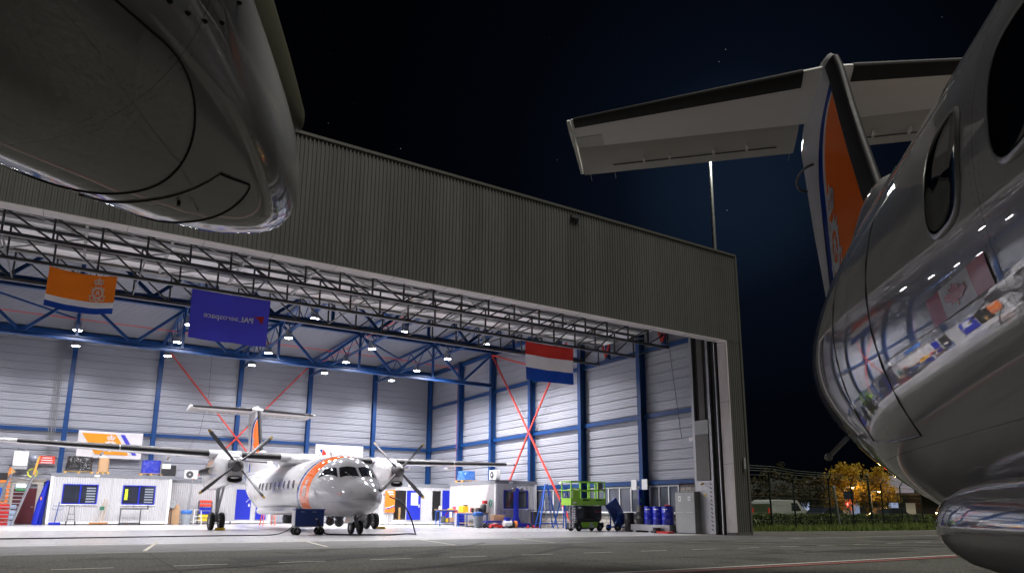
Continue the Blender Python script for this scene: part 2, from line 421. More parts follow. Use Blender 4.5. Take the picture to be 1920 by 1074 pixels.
# vertical pipes on back wall at left
m=MB()
for i in range(5): m.tube([(-1.15+.09*i,YB-.1,12.0),(-1.15+.09*i,YB-.1,4.4),(-1.7-.2*i,YB-.14,3.3+.07*i)],.02,6)
m.tube([(-2.2,YB-.15,3.6),(-2.2,YB-.15,3.1),(-1.0,YB-.15,3.1),(-1.0,YB-.15,6)],.03,6); H(m,'pipe_run',GALV)
m=MB(); m.tube([(25.3,48.2,0.1),(25.3,48.2,12)],.045,8); H(m,'standpipe',REDP)
m=MB(); m.tube([(XW-.3,25.2,9.3),(XW-.32,24.9,7),(XW-.3,24.6,4.5)],.012,5); m.tube([(8.0,YB-.3,11.8),(8.05,YB-.35,9),(7.7,YB-.3,6.2),(7.0,YB-.3,5)],.012,5); H(m,'cable_drop',BLKPLAST)
# door back-left
m=MB(); m.box(-2.5,-1.3,YB-.06,YB-.02,.05,2.2); d=H(m,'exit_door',mat('maroon_door',(.09,.012,.02),.45))
m=MB(); m.cbox((-1.45,YB-.1,1.05),(.14,.05,.03)); H(m,'door_handle',ALU,d)
m=MB(); m.box(-2.62,-2.5,YB-.12,YB-.0,.02,2.5); m.box(-1.3,-1.0,YB-.12,YB-.0,.02,2.6); m.box(-2.5,-1.3,YB-.12,YB-.0,2.45,2.6); H(m,'door_frame',mat('cream_frame',(.5,.47,.42),.5))
m=MB(); m.box(-2.4,-1.9,YB-.2,YB-.13,2.26,2.42); H(m,'exit_light',emis('exit_light_white',(.75,.9,1),4))
m=MB(); m.box(-2.4,-1.9,YB-.2,YB-.13,2.02,2.2); H(m,'exit_sign',mat('green_sign',(.05,.35,.1),.5))
m=MB(); m.box(-4.5,-2.62,YB-.14,YB,.02,2.6); m.box(-4.5,-.7,YB-.15,YB,2.6,2.75); H(m,'plaster_patch',mat('old_brick_plaster',(.28,.25,.22),.8,0,.4,4))
# ---------------------------------------------------------------- AIRCRAFT (local: x=-s aft, y=port, z up)
def L(s,y,z): return Vector((-s,y,z))
def interp(tab,s):
    """Catmull-Rom through table rows (s, a, b, c...)"""
    n=len(tab)
    if s<=tab[0][0]: return list(tab[0][1:])
    if s>=tab[-1][0]: return list(tab[-1][1:])
    for i in range(n-1):
        if tab[i][0]<=s<=tab[i+1][0]: break
    p0=tab[max(i-1,0)];p1=tab[i];p2=tab[i+1];p3=tab[min(i+2,n-1)]
    h=p2[0]-p1[0]; t=(s-p1[0])/h; out=[]
    for k in range(1,len(p1)):
        m1=(p2[k]-p0[k])/max(p2[0]-p0[0],1e-6)*h; m2=(p3[k]-p1[k])/max(p3[0]-p1[0],1e-6)*h
        d=p2[k]-p1[k]
        if i==0: m1=d*1.3
        if d*m1<=0: m1=0
        if d*m2<=0: m2=0
        m1=math.copysign(min(abs(m1),3*abs(d)),m1); m2=math.copysign(min(abs(m2),3*abs(d)),m2)
        t2=t*t;t3=t2*t
        out.append((2*t3-3*t2+1)*p1[k]+(t3-2*t2+t)*m1+(-2*t3+3*t2)*p2[k]+(t3-t2)*m2)
    return out
FUS=[(0,.04,1.40,1.32),(.06,.16,1.53,1.20),(.25,.36,1.72,1.04),(.6,.62,1.95,.90),(1.0,.83,2.15,.80),(1.4,.98,2.33,.75),(1.75,1.09,2.60,.71),(2.1,1.17,2.90,.69),(2.5,1.25,3.13,.67),(3.0,1.31,3.28,.66),(3.6,1.343,3.35,.656),(4.3,1.345,3.37,.655),(13.4,1.345,3.37,.655),(14.2,1.335,3.37,.70),(15,1.29,3.37,.84),(16,1.18,3.36,1.08),(17,1.03,3.355,1.35),(18,.85,3.35,1.64),(19,.65,3.35,1.95),(20,.45,3.34,2.3),(21,.27,3.31,2.66),(21.6,.15,3.25,2.92),(21.8,.04,3.15,3.05)]
def fus(s,phi,off=0.0):
    """phi from top, positive to port"""
    hw,zt,zb=interp(FUS,s); zc=(zt+zb)/2; hh=(zt-zb)/2
    return L(s,(hw+off)*math.sin(phi),zc+(hh+off)*math.cos(phi))
def paint(name,kind):
    t=NT(name)
    sx=t.N('ShaderNodeSeparateXYZ'); t.link(t.co(),sx.inputs[0]); x,y,z=sx.outputs
    s=t.math('MULTIPLY',x,-1.0)
    n1=t.noise(2.0,5,.6); n2=t.noise(14,4)
    base=t.mix(n1,(.47,.472,.48),(.53,.53,.54))
    def step(v,edge): return t.math('GREATER_THAN',v,edge)
    def band(v,a,b): return t.math('MULTIPLY',step(v,a),t.math('LESS_THAN',v,b))
    OR=(.85,.17,.03); NV=(.012,.035,.22)
    if kind=='fus':
        zz=t.math('SUBTRACT',z,.95)
        d=t.math('SUBTRACT',s,t.math('SUBTRACT',5.45,t.math('MULTIPLY',zz,.85)))
        base=t.mix(band(d,-.68,.62),base,OR); base=t.mix(band(d,.82,1.06),base,NV)
    if kind=='fin':
        fc=t.N('ShaderNodeFloatCurve'); c=fc.mapping.curves[0]
        pts=[(0,20.2),(.1,20.15),(.374,20.05),(.47,20.02),(.54,19.85),(.60,19.5),(.65,18.9),(1,16)]
        zz=t.math('DIVIDE',t.math('SUBTRACT',z,3.5),5.0)
        while len(c.points)<len(pts): c.points.new(.5,.5)
        for p,(a,b) in zip(c.points,pts): p.location=(a,(b-16)/6); p.handle_type='AUTO'
        fc.mapping.update(); t.link(zz,fc.inputs['Value'])
        g=t.math('MULTIPLY_ADD',fc.outputs[0],6.0,16.0); d=t.math('SUBTRACT',s,g)
        base=t.mix(t.math('LESS_THAN',d,0.0),base,OR); base=t.mix(band(d,.18,.62),base,NV)
    # panel seams (fine grooves) and skin waviness
    h=t.math('MULTIPLY',n2,.0)
    if kind in('fus','nac'):
        f=t.math('FRACT',t.math('DIVIDE',t.math('SUBTRACT',s,13.1),1.9 if kind=='fus' else 1.3))
        groove=t.math('LESS_THAN',t.math('ABSOLUTE',t.math('SUBTRACT',f,.5)),.0014)
        riv=t.math('MULTIPLY',t.math('LESS_THAN',t.math('ABSOLUTE',t.math('SUBTRACT',t.math('ABSOLUTE',t.math('SUBTRACT',f,.5)),.018)),.0022),t.math('LESS_THAN',t.math('FRACT',t.math('MULTIPLY',z,28.0)),.3))
        if kind=='fus':
            for zz in (1.29,2.75):
                gz=t.math('LESS_THAN',t.math('ABSOLUTE',t.math('SUBTRACT',z,zz)),.003); groove=t.math('MAXIMUM',groove,gz)
        base=t.mix(t.math('MULTIPLY',groove,.5),base,(.05,.05,.05))
        base=t.mix(t.math('MULTIPLY',riv,.5),base,(.2,.2,.2))
        if kind=='fus':
            for zz in (1.36,1.52,2.66,2.82):
                riv=t.math('MAXIMUM',riv,t.math('MULTIPLY',t.math('LESS_THAN',t.math('ABSOLUTE',t.math('SUBTRACT',z,zz)),.0045),t.math('LESS_THAN',t.math('FRACT',t.math('MULTIPLY',s,26.0)),.28)))
            base=t.mix(t.math('MULTIPLY',t.ramp(t.noise(1.1,6,.75,dist=.6),[(.56,0.0),(.72,1.0)]),.18),base,(.14,.13,.11))
        h=t.math('ADD',t.math('MULTIPLY',groove,-1.0),t.math('MULTIPLY',riv,.5))
    nb=t.bump(t.noise(1.3,1.5,.35),.03,.02)
    nb2=t.bump(h,.25,.004,nb)
    dirt=t.noise(5,6,.7)
    t.set(Base_Color=base,Specular_IOR_Level=0.0,Roughness=.5,Coat_Weight=(.25 if kind=='fin' else 1.0),Coat_Roughness=t.math('MULTIPLY_ADD',dirt,.025,.0),Coat_IOR=1.95,Normal=nb2)
    t.link(nb2,t.b.inputs['Coat Normal'])
    return t.mat
PFUS=paint('aircraft_fuselage_paint','fus'); PFIN=paint('aircraft_fin_paint','fin'); PWHT=paint('aircraft_white_paint','x'); PNAC=paint('aircraft_nacelle_paint','nac')
PWIN=glass('cabin_glass',(.010,.011,.013),.05)
RIM=mat('window_rim_grey',(.30,.30,.31),.3,.4)
BOOT=mat('deicer_boot_rubber',(.018,.018,.02),.6,0,.2,8,.1,30,spec=.25)
PROP=mat('propeller_grey',(.055,.056,.06),.45,.1)
PMAT=mat('tailplane_matte_white',(.66,.65,.64),.5,0,.06,1.5); PELV=mat('elevator_matte_grey',(.44,.43,.41),.55,0,.08,1.5)
GEARM=mat('gear_grey_paint',(.3,.31,.32),.4,.2)
SILV=mat('emblem_silver',(.5,.52,.54),.35,.3)
OLIVE=mat('olive_fairing',(.07,.068,.04),.6)

def loft_obj(name,tab,yc,n,mt,parent,exp=2.0,ss=None,smooth=40,expb=None):
    rings=[]
    for s in ss:
        hw,zt,zb=interp(tab,s); zc=(zt+zb)/2;hh=(zt-zb)/2; r=[]
        for i in range(n):
            a=2*PI*i/n; e=exp if math.cos(a)>=0 else (expb or exp)
            sa,ca=math.sin(a),math.cos(a)
            r.append(L(s,yc+hw*math.copysign(abs(sa)**(2/e),sa),zc+hh*math.copysign(abs(ca)**(2/e),ca)))
        rings.append(r)
    return MB().loft(rings).build(name,mt,parent,smooth=smooth)
def frange(a,b,n): return [a+(b-a)*i/n for i in range(n+1)]

def af(t,n=14,x0=0.0,x1=1.0):
    """airfoil loop, unit chord, thickness t; upper x1->x0, lower x0->x1"""
    def yt(x): return 5*t*(.2969*math.sqrt(max(x,0))-.126*x-.3516*x*x+.2843*x**3-.1015*x**4)+.0008
    xs=[x0+(x1-x0)*(1-math.cos(PI*i/n))/2 for i in range(n+1)]
    return [(x,yt(x)*1.15) for x in xs[::-1]]+[(x,-yt(x)*.85) for x in xs[1:]]
def surf(name,stats,mt,parent,t=.14,x0=0.0,x1=1.0,off=0.0,smooth=35,xl=None):
    """stats: (le_s, chord, pos(y,z), vertical?)"""
    rings=[]
    for le,c,y,z,vert in stats:
        r=[]
        loop=af(t,14,x0,x1)
        if xl: loop=loop[:15]+af(t,14,x0,xl)[15:]
        for x,h in loop:
            hh=h*c+math.copysign(off,h)
            r.append(L(le+x*c-(off if x<.02 else 0),y+(hh if vert else 0),z+(0 if vert else hh)))
        rings.append(r)
    return MB().loft(rings).build(name,mt,parent,smooth=smooth)

# emblem drawn in a (u,v) plane, unit ~1 high
def emblem(m,P,sc=1.0):
    """P(u,v)->point ; adds flat polygons"""
    def poly(pts): m.add([P(u*sc,v*sc) for u,v in pts],[list(range(len(pts)))])
    def strip(pts,w):
        w*=1.3
        for (a,b),(c,d) in zip(pts,pts[1:]):
            l=math.hypot(c-a,d-b) or 1; nx,ny=-(d-b)/l*w/2,(c-a)/l*w/2
            poly([(a-nx,b-ny),(c-nx,d-ny),(c+nx,d+ny),(a+nx,b+ny)])
    def arc(cx,cy,r,a0,a1,w,n=24): strip([(cx+r*math.cos(a0+(a1-a0)*i/n),cy+r*math.sin(a0+(a1-a0)*i/n)) for i in range(n+1)],w)
    # crown
    poly([(-.2,.62),(.2,.62),(.21,.68),(-.21,.68)])
    for k in (-1,1):
        arc(k*.13,.78,.1,0,2*PI,.035,14); arc(k*.05,.80,.09,0,2*PI,.03,14)
    strip([(-.21,.68),(-.26,.84)],.04); strip([(.21,.68),(.26,.84)],.04)
    strip([(0,.68),(0,1.0)],.035); strip([(-.05,.95),(.05,.95)],.03)
    # sun ring with points
    arc(0,.18,.27,0,2*PI,.1,30)
    for i in range(8):
        a=2*PI*i/8+PI/8; ca,sa=math.cos(a),math.sin(a)
        poly([(.31*ca-.06*sa,.18+.31*sa+.06*ca),(.31*ca+.06*sa,.18+.31*sa-.06*ca),(.43*ca,.18+.43*sa)])
    # figure inside
    strip([(-.1,.05),(-.02,.2),(.08,.3)],.06); strip([(-.08,.28),(.02,.2),(.1,.06)],.05); strip([(-.02,.2),(.12,.2)],.035); strip([(-.12,.18),(-.04,.16)],.03)
    # anchors and ribbon
    strip([(-.34,.46),(-.22,.38)],.05); strip([(.34,.46),(.22,.38)],.05)
    for k in (-1,1):
        strip([(k*.44,.05),(k*.36,-.05),(k*.40,-.2),(k*.22,-.22)],.05); strip([(k*.24,-.16),(k*.12,-.2),(0,-.26)],.055)
    return m

def make_aircraft():
    ac=thing('turboprop_aircraft','x','aircraft')
    ss=[0,.02,.06,.12,.2,.3,.45,.6,.8]+frange(1.0,4.4,17)+frange(5,13.4,12)+frange(13.8,21.6,24)+[21.7,21.8]
    f=loft_obj('fuselage',FUS,0,72,PFUS,ac,ss=ss)
    # cabin windows
    wins=[12.43,11.84]+[11.06-.785*i for i in range(7)]
    for side in (1,-1):
        for k,sw in enumerate(wins):
            if side==1 and k in(3,): pass
            def pt(u,v,off,hw=.165,hh=.205):
                z=2.155+v*hh; ph=math.acos(max(-1,min(1,(z-2.0125)/1.3575))); return fus(sw+u*hw,side*ph,off)
            def sq(a,r): 
                c,s_=math.cos(a),math.sin(a); e=.62
                return (r*math.copysign(abs(c)**e,c),r*math.copysign(abs(s_)**e,s_))
            N=28; rings=[]
            m=MB()
            for r,o in ((.0001,-.004),(.5,-.004),(.9,-.004),(.97,.001)):
                rings.append([pt(*sq(2*PI*i/N,r),o) for i in range(N)])
            m.loft(rings,True,False)
            w=m.build('cabin_window',PWIN,ac,smooth=60,fix=False)
            # hide hole: glass sits 2mm proud of the skin, rim prouder
            for v in w.data.vertices: v.co += Vector((0,side*.008,0))
            rings=[[pt(*sq(2*PI*i/N,r),o) for i in range(N)] for r,o in ((.95,.002),(.97,.011),(1.03,.011),(1.07,.001))]
            MB().loft(rings,True,False).build('window_rim',RIM,w,smooth=60)
    for side in (1,-1):
        m=MB()
        def PE(u,v):
            z=1.72+v*.62; hw,zt,zb=interp(FUS,4.8); ph=math.acos(max(-1,min(1,(z-(zt+zb)/2)/((zt-zb)/2)))); return fus(5.45-.85*(z-.95)-side*u*.62*-1,side*ph,.009)
        emblem(m,PE); m.build('stripe_emblem',mat('emblem_white',(.7,.7,.7),.45),ac,fix=False)
    # windscreen panes: corner (s,phi deg)
    def patch(name,cs,mt,off=.006,nu=10,nv=6):
        m=MB(); P=[]
        for j in range(nv+1):
            for i in range(nu+1):
                u=i/nu;v=j/nv
                s=(cs[0][0]*(1-u)+cs[1][0]*u)*(1-v)+(cs[3][0]*(1-u)+cs[2][0]*u)*v
                p=(cs[0][1]*(1-u)+cs[1][1]*u)*(1-v)+(cs[3][1]*(1-u)+cs[2][1]*u)*v
                P.append(fus(s,R(p),off))
        m.add(P,[(j*(nu+1)+i,j*(nu+1)+i+1,(j+1)*(nu+1)+i+1,(j+1)*(nu+1)+i) for j in range(nv) for i in range(nu)])
        return m.build(name,mt,ac,smooth=60)
    for k in (1,-1):
        def ph(s_,z):
            hw,zt,zb=interp(FUS,s_); return k*math.degrees(math.acos(max(-1,min(1,(z-(zt+zb)/2)/((zt-zb)/2)))))
        patch('windscreen_pane',[(1.42,k*3.0),(1.74,ph(1.74,2.31)),(2.16,ph(2.16,2.73)),(1.92,k*3.0)],PWIN)
        patch('side_window',[(1.82,ph(1.82,2.31)),(3.02,ph(3.02,2.31)),(2.80,ph(2.80,2.70)),(2.25,ph(2.25,2.73))],PWIN)
    m=MB()
    for k in (1,-1):
        m.tube([fus(1.36,R(k*12),.02),fus(1.55,R(k*22),.035),fus(1.8,R(k*30),.03)],.012,6)
    m.build('windscreen_wiper',BLKPLAST,ac)
    for k in (1,-1):
        m=MB(); m.tube([fus(1.25,R(k*82),0),fus(1.25,R(k*82),.12),fus(1.05,R(k*82),.13)],.02,6); m.build('pitot_probe',REDPL,ac)
    m=MB(); m.sphere(fus(.8,R(55),-.02),.12,12,8,(1,1,.6)); m.build('landing_light',PWIN,ac,smooth=60)
    # door outline starboard/port
    for k in (1,-1):
        m=MB()
        pts=[(4.6,50),(4.6,118),(5.35,118),(5.35,50)] if k==1 else [(13.55,58),(13.55,120),(14.5,120),(14.5,58)]
        cl=[]
        for a,b in zip(pts,pts[1:]+pts[:1]):
            for i in range(8): cl.append(fus(a[0]+(b[0]-a[0])*i/8,R(k*(a[1]+(b[1]-a[1])*i/8)),.0))
        m.tube(cl+[cl[0]],.006,5); m.build('door_seam',DKGREY,ac)
    # wing-fuselage fairing
    WF=[(7.3,.2,3.4,3.2),(7.8,.75,3.58,3.1),(8.4,1.0,3.74,3.1),(9.5,1.08,3.8,3.1),(10.6,1.0,3.74,3.1),(11.6,.65,3.55,3.15),(12.6,.2,3.4,3.2)]
    loft_obj('wing_fairing',WF,0,40,PWHT,ac,exp=2.5,ss=frange(7.3,12.6,22))
    for k in (1,-1):
        st=[(8.3,2.55,k*.6,3.5,0),(8.3,2.55,k*3.94,3.5,0),(8.62,1.9,k*8.5,3.62,0),(8.98,1.25,k*12.6,3.74,0),(9.25,.75,k*12.95,3.75,0)]
        w=surf('wing',st,PWHT,ac,.17)
        def at(y):
            for a,b in zip(st,st[1:]):
                if abs(a[2])<=y<=abs(b[2]):
                    t=(y-abs(a[2]))/(abs(b[2])-abs(a[2])); return (a[0]+(b[0]-a[0])*t,a[1]+(b[1]-a[1])*t,k*y,a[3]+(b[3]-a[3])*t,0)
        for ya,yb in ((1.45,3.3),(4.75,8.4),(8.45,12.2)):
            surf('deicer_boot',[at(ya),at((ya+yb)/2),at(yb)],BOOT,w,.17,0,.13,.006,xl=.05)
        surf('flap',[(10.55,.75,k*1.5,3.36,0),(10.55,.75,k*3.2,3.36,0)],PWHT,w,.16)
        m=MB(); m.sphere(L(9.3,k*12.9,3.75),.09,10,8,(2,1,.8)); m.build('wingtip_light',PWIN,w,smooth=60)
        for y in (6.2,9.0):
            a=at(y); m=MB(); m.loft([[L(a[0]+a[1]*.55+s_,k*y+.06*r*math.cos(q*PI/4),a[3]-.14-.09*r*(1-math.sin(q*PI/4))) for q in range(8)] for s_,r in ((0,.2),(.3,1),(.9,1),(1.3,.2))])
            m.build('flap_track_fairing',PWHT,w,smooth=40)
        # nacelle
        yc=k*3.94
        NAC=[(6.5,.34,3.30,2.55),(6.62,.42,3.36,2.18),(7.0,.5,3.45,2.06),(7.6,.57,3.56,2.0),(8.4,.62,3.68,1.96),(9.5,.65,3.72,1.93),(10.3,.65,3.4,1.90),(11.0,.57,2.9,1.91),(11.4,.48,2.72,1.93),(11.75,.37,2.62,1.96),(12.05,.25,2.55,2.02),(12.25,.14,2.47,2.11),(12.38,.03,2.38,2.26)]
        nc=loft_obj('engine_nacelle',NAC,yc,48,PNAC,ac,exp=2.5,expb=2.35,ss=[6.5,6.53,6.57,6.62,6.7,6.8,6.9]+frange(7.0,12.16,36)+[12.22,12.28,12.33,12.36,12.38])
        def nb(s,y,off=0.0,side=-1):
            hw,zt,zb=interp(NAC,s); zc=(zt+zb)/2; hh=(zt-zb)/2; e=2.35 if side<0 else 2.5; u=min(1,abs(y-yc)/hw)
            return L(s,y,zc+side*((hh+off)*(1-u**e)**(1/e)))
        # intake
        m=MB(); rr=[]
        for s_,a,b in ((6.60,.30,.12),(6.50,.33,.15),(6.50,.27,.11),(6.75,.22,.08)):
            rr.append([L(s_,yc+math.copysign(abs(math.cos(q*2*PI/24))**.7,math.cos(q*2*PI/24))*a,2.30+math.copysign(abs(math.sin(q*2*PI/24))**.8,math.sin(q*2*PI/24))*b) for q in range(24)])
        m.loft(rr,True,False).build('intake_lip',PROP,nc,smooth=50)
        m=MB(); m.add([L(6.56,yc+math.copysign(abs(math.cos(q*2*PI/24))**.7,math.cos(q*2*PI/24))*.29,2.30+math.copysign(abs(math.sin(q*2*PI/24))**.8,math.sin(q*2*PI/24))*.12) for q in range(24)],[list(range(24))]); m.build('intake_duct',BLACK,nc)
        # main gear door with round aft end + seams + fastener row
        def outline(y0,y1,s0,s1,r=.42):
            o=[(s0,y0)]; 
            for i in range(25):
                a=PI/2*i/24; o.append((s1-r+r*math.sin(a),y0+(y1-y0)*.5*(1-math.cos(a))))
            for i in range(25):
                a=PI/2*(1-i/24); o.append((s1-r+r*math.sin(a),y1-(y1-y0)*.5*(1-math.cos(a))))
            o.append((s0,y1)); return o
        ya,yb=yc-k*.47,yc+k*.42
        def door(y0,y1,s0,s1,r,name):
            o=outline(y0,y1,s0,s1,r); h=len(o)//2; m=MB(); P=[];nn=12
            for i in range(h):
                a=o[i];b=o[-1-i]
                for j in range(nn+1): t=j/nn; P.append(nb(a[0]+(b[0]-a[0])*t,a[1]+(b[1]-a[1])*t,.005))
            m.add(P,[(i*(nn+1)+j,i*(nn+1)+j+1,(i+1)*(nn+1)+j+1,(i+1)*(nn+1)+j) for i in range(h-1) for j in range(nn)])
            d=m.build(name,PNAC,nc,smooth=60)
            m=MB(); q=[]
            for a,b in zip(o,o[1:]):
                for i in range(3): q.append(nb(a[0]+(b[0]-a[0])*i/6,a[1]+(b[1]-a[1])*i/6,.0065))
            m.tube(q+[nb(*o[-1],.0065)],.0030,6); m.build('panel_gap',BLACK,nc)
        door(ya,yb,9.95,11.5,.45,'gear_door'); door(yc-k*.28,yc+k*.26,11.58,11.80,.08,'access_panel')
        m=MB()
        for i in range(22):
            s_=9.98+i*.062; p=nb(s_,ya-k*.045,.002); m.lathe([(.009,0),(.006,.004)],p,(0,0,-1),8)
        m.build('fastener_row',BLACK,nc)
        m=MB(); q=nb(11.62,yc-k*.1,0); m.cyl(q,q+Vector((0,0,-.02)),.006,8); m.build('drain_mast',BLKPLAST,nc)
        # exhaust on the outboard side
        m=MB(); m.tube([L(9.0,yc+k*.55,2.75),L(9.3,yc+k*.72,2.72),L(9.65,yc+k*.86,2.7)],[.17,.17,.15],16,False); m.build('exhaust_pipe',PROP,nc,smooth=50)
        AFT=[(9.4,.5,3.70,2.4),(10.4,.46,3.62,2.5),(11.2,.36,3.4,2.5),(11.8,.22,3.12,2.52),(12.2,.10,2.95,2.58),(12.45,.02,2.8,2.68)]
        loft_obj('aft_fairing',AFT,yc,28,OLIVE,nc,exp=2.4,ss=frange(9.4,12.45,24))
        # propeller
        m=MB(); m.lathe([(.005,.0),(.09,.03),(.19,.12),(.27,.28),(.315,.46),(.325,.6)],L(5.92,yc,2.95),(-1,0,0),28)
        pr=m.build('propeller',PROP,ac,smooth=50)
        for j in range(4):
            an=R(45+90*j+(2 if k>0 else -3)); m=MB(); rr=[]
            rad=Vector((0,math.cos(an),math.sin(an))); tan=Vector((0,-math.sin(an),math.cos(an)))
            for r_,c_,tw,th in ((.24,.14,80,.12),(.45,.14,72,.10),(.7,.18,62,.06),(1.1,.22,50,.04),(1.5,.21,42,.028),(1.78,.18,37,.02),(1.84,.17,36,.018),(1.95,.12,35,.012),(1.98,.05,35,.008)):
                ch=(tan*math.cos(R(tw))*k+Vector((1,0,0))*math.sin(R(tw))); nn_=rad.cross(ch)
                c0=L(6.27,yc,2.95)+rad*r_
                rr.append([c0+ch*(c_/2*math.cos(q*2*PI/12))+nn_*(th/2*math.sin(q*2*PI/12)) for q in range(12)])
            m.loft(rr[:6],True,True); m.mi=1; m.loft(rr[6:],True,True); m.mi=0; m.loft(rr[5:7],True,False)
            m.build('blade',[PROP,mat('blade_tip_yellow',(.5,.33,.05),.5)],pr,smooth=50)
        # main gear
        sg=9.68
        m=MB(); m.tube([L(sg+.15,yc,2.1),L(sg,yc,.42)],[.095,.075],14); m.tube([L(sg-1.15,yc,2.1),L(sg-.05,yc,.75)],.055,10); m.tube([L(sg-.9,yc+k*.12,2.1),L(sg-.6,yc+k*.12,1.6)],.04,8)
        m.tube([L(sg,yc-.3,.42),L(sg,yc+.3,.42)],.05,10); m.bar(L(sg-.1,yc,1.0),L(sg-.25,yc,.6),.05); m.tube([L(sg+.12,yc+.05,1.9),L(sg+.1,yc+.1,.6)],.015,6)
        g=m.build('main_gear',GEARM,ac,smooth=40)
        for q in (-1,1):
            m=MB(); tyre(m,L(sg,yc+q*.23,.42),.42,.23); m.build('wheel',[BLACK,GEARM],g,smooth=40)
        m=MB()
        for q in (-1,1): m.add([L(sg-.9+0,yc+q*.42,2.05),L(sg+.4,yc+q*.42,2.05),L(sg+.3,yc+q*.6,1.62),L(sg-.8,yc+q*.6,1.62)],[(0,1,2,3)]); m.add([L(sg-.9+0,yc+q*.43,2.05),L(sg+.4,yc+q*.43,2.05),L(sg+.3,yc+q*.615,1.62),L(sg-.8,yc+q*.615,1.62)],[(3,2,1,0)])
        if False: m.build('gear_bay_door',PWHT,ac)
    # nose gear
    m=MB(); m.tube([L(1.85,0,.95),L(1.73,0,.28)],[.07,.055],12); m.tube([L(1.1,0,.85),L(1.7,0,.5)],.035,8); m.tube([L(1.73,-.24,.28),L(1.73,.24,.28)],.04,10); m.bar(L(1.62,0,.7),L(1.5,0,.4),.05)
    g=m.build('nose_gear',GEARM,ac,smooth=40)
    for q in (-1,1):
        m=MB(); tyre(m,L(1.73,q*.19,.28),.28,.15); m.build('wheel',[BLACK,GEARM],g,smooth=40)
    m=MB()
    for q in (-1,1): m.cbox(L(1.75,q*.27,.62),(.9,.015,.32),0,R(q*12))
    m.build('nose_gear_door',PWHT,ac)
    # belly sensors
    m=MB(); m.lathe([(.30,0),(.42,-.05),(.45,-.25),(.42,-.42),(.3,-.5)],L(10.9,0,.78),(0,0,1),28); m.build('belly_radome',DKGREY,ac,smooth=40)
    for s_,y_ in ((3.3,-.15),(5.6,.25)):
        m=MB(); m.lathe([(.2,.0),(.2,-.12),(.16,-.14)],L(s_,y_,.74),(0,0,1),20); m.sphere(L(s_,y_,.46),.2,20,12); m.build('sensor_turret',DKGREY,ac,smooth=40)
    # side radar pods
    for k in (1,-1):
        m=MB(); rr=[]
        for s_,q in ((6.3,.1),(6.4,.5),(6.65,.85),(7.0,1),(12.95,1),(13.2,.95),(13.38,.84),(13.52,.66),(13.62,.42),(13.66,.1)):
            rr.append([L(s_,k*1.06+.15*q*math.cos(i*2*PI/24),.92+.188*q*math.sin(i*2*PI/24)) for i in range(24)])
        pod=m.loft(rr).build('radar_pod',PNAC,ac,smooth=50)
        for s_ in (7.4,10,12.4):
            m=MB(); m.cbox(L(s_,k*.93,1.0),(.3,.2,.05)); m.build('pod_strut',PWHT,pod)
    # antennas
    m=MB(); m.tube([L(14.3,-.62,.96),L(14.75,-.95,1.28)],.001,6) ; 
    m=MB(); m.tube([L(16,-.98,1.57),L(16.0,-1.13,1.42)],[.02,.018],10); m.sphere(L(16.0,-1.135,1.415),.032,10,8); m.build('drain_probe',PWHT,ac,smooth=40)
    pass
    for s_ in (5.0,6.6):
        m=MB(); m.prism([(-s_,3.33),(-s_-.35,3.33),(-s_-.38,3.62),(-s_-.22,3.62)],'y',-.015,.015); m.build('blade_antenna',PWHT,ac)
    # fin
    fn=[]
    for z,le,te in ((3.2,17.2,20.95),(3.64,17.45,21.05),(4.58,17.95,21.38),(5.41,18.40,21.71),(6.1,18.74,21.93),(6.93,19.12,22.17),(7.2,19.3,22.25),(7.4,19.55,22.2),(7.52,19.85,21.95),(7.56,20.3,21.6)):
        fn.append((le,te-le,0,z,1))
    fin=surf('tail_fin',fn,PFIN,ac,.085)
    bt=[(a,c,y,z,v) for a,c,y,z,v in fn if 3.6<z<7.25]
    surf('deicer_boot',bt,BOOT,fin,.085,0,.095,.006)
    m=MB()
    for q in (-1,1):
        p0=L(21.35,q*.05,6.35); m.tube([p0+Vector((.42*math.cos(a),q*(.22*abs(math.sin(a))),.04*math.cos(a))) for a in frange(0,PI,10)],.022,8)
    m.build('rudder_loop_antenna',DKGREY,fin)
    # rudder hinge gap
    m=MB()
    for q in (-1,1):
        m.tube([L(20.35+.19*(z-3.6)+.0,q*(.094-.013*(z-3.6)),z) for z in frange(3.6,6.9,8)],.008,5)
    m.build('rudder_gap',DKGREY,fin)
    def P(side):
        def f(u,v):
            s_=19.85+u*.95*(1 if side<0 else 1)*(-side)*(-1); z=4.1+ (v+.25)*1.15
            le=17.45+(z-3.64)*.533; c=3.5-(z-3.64)*.14; x=(s_-le)/c; hh=5*.085*(.2969*math.sqrt(max(x,.01))-.126*x-.3516*x*x+.2843*x**3-.1015*x**4)*c
            return L(s_,side*(hh*(1.15 if side>0 else .85)+.012),z)
        return f
    for side in (1,-1):
        m=MB(); emblem(m,P(side)); m.build('fin_emblem',SILV,fin,fix=False)
    # dorsal fairing
    DF=[(14.6,.06,3.42,3.0),(15.4,.13,3.62,3.0),(16.2,.2,3.95,3.0),(17.0,.25,4.32,3.0),(17.5,.26,4.50,3.0),(18.0,.25,4.56,3.0),(18.6,.22,4.45,3.0),(19.4,.17,4.2,3.0),(20.2,.1,3.85,3.0)]
    loft_obj('dorsal_fairing',DF,0,36,PWHT,ac,exp=2.6,ss=frange(14.6,20.2,30))
    # tailplane : elevators rest drooped, trailing edge down
    def droop(o,k):
        for v in o.data.vertices:
            y=abs(v.co.y); h=21.17; d=-v.co.x-h
            if d>0: v.co.z-=d*math.tan(R(10))
            else: v.co.z-=d*math.tan(R(4))
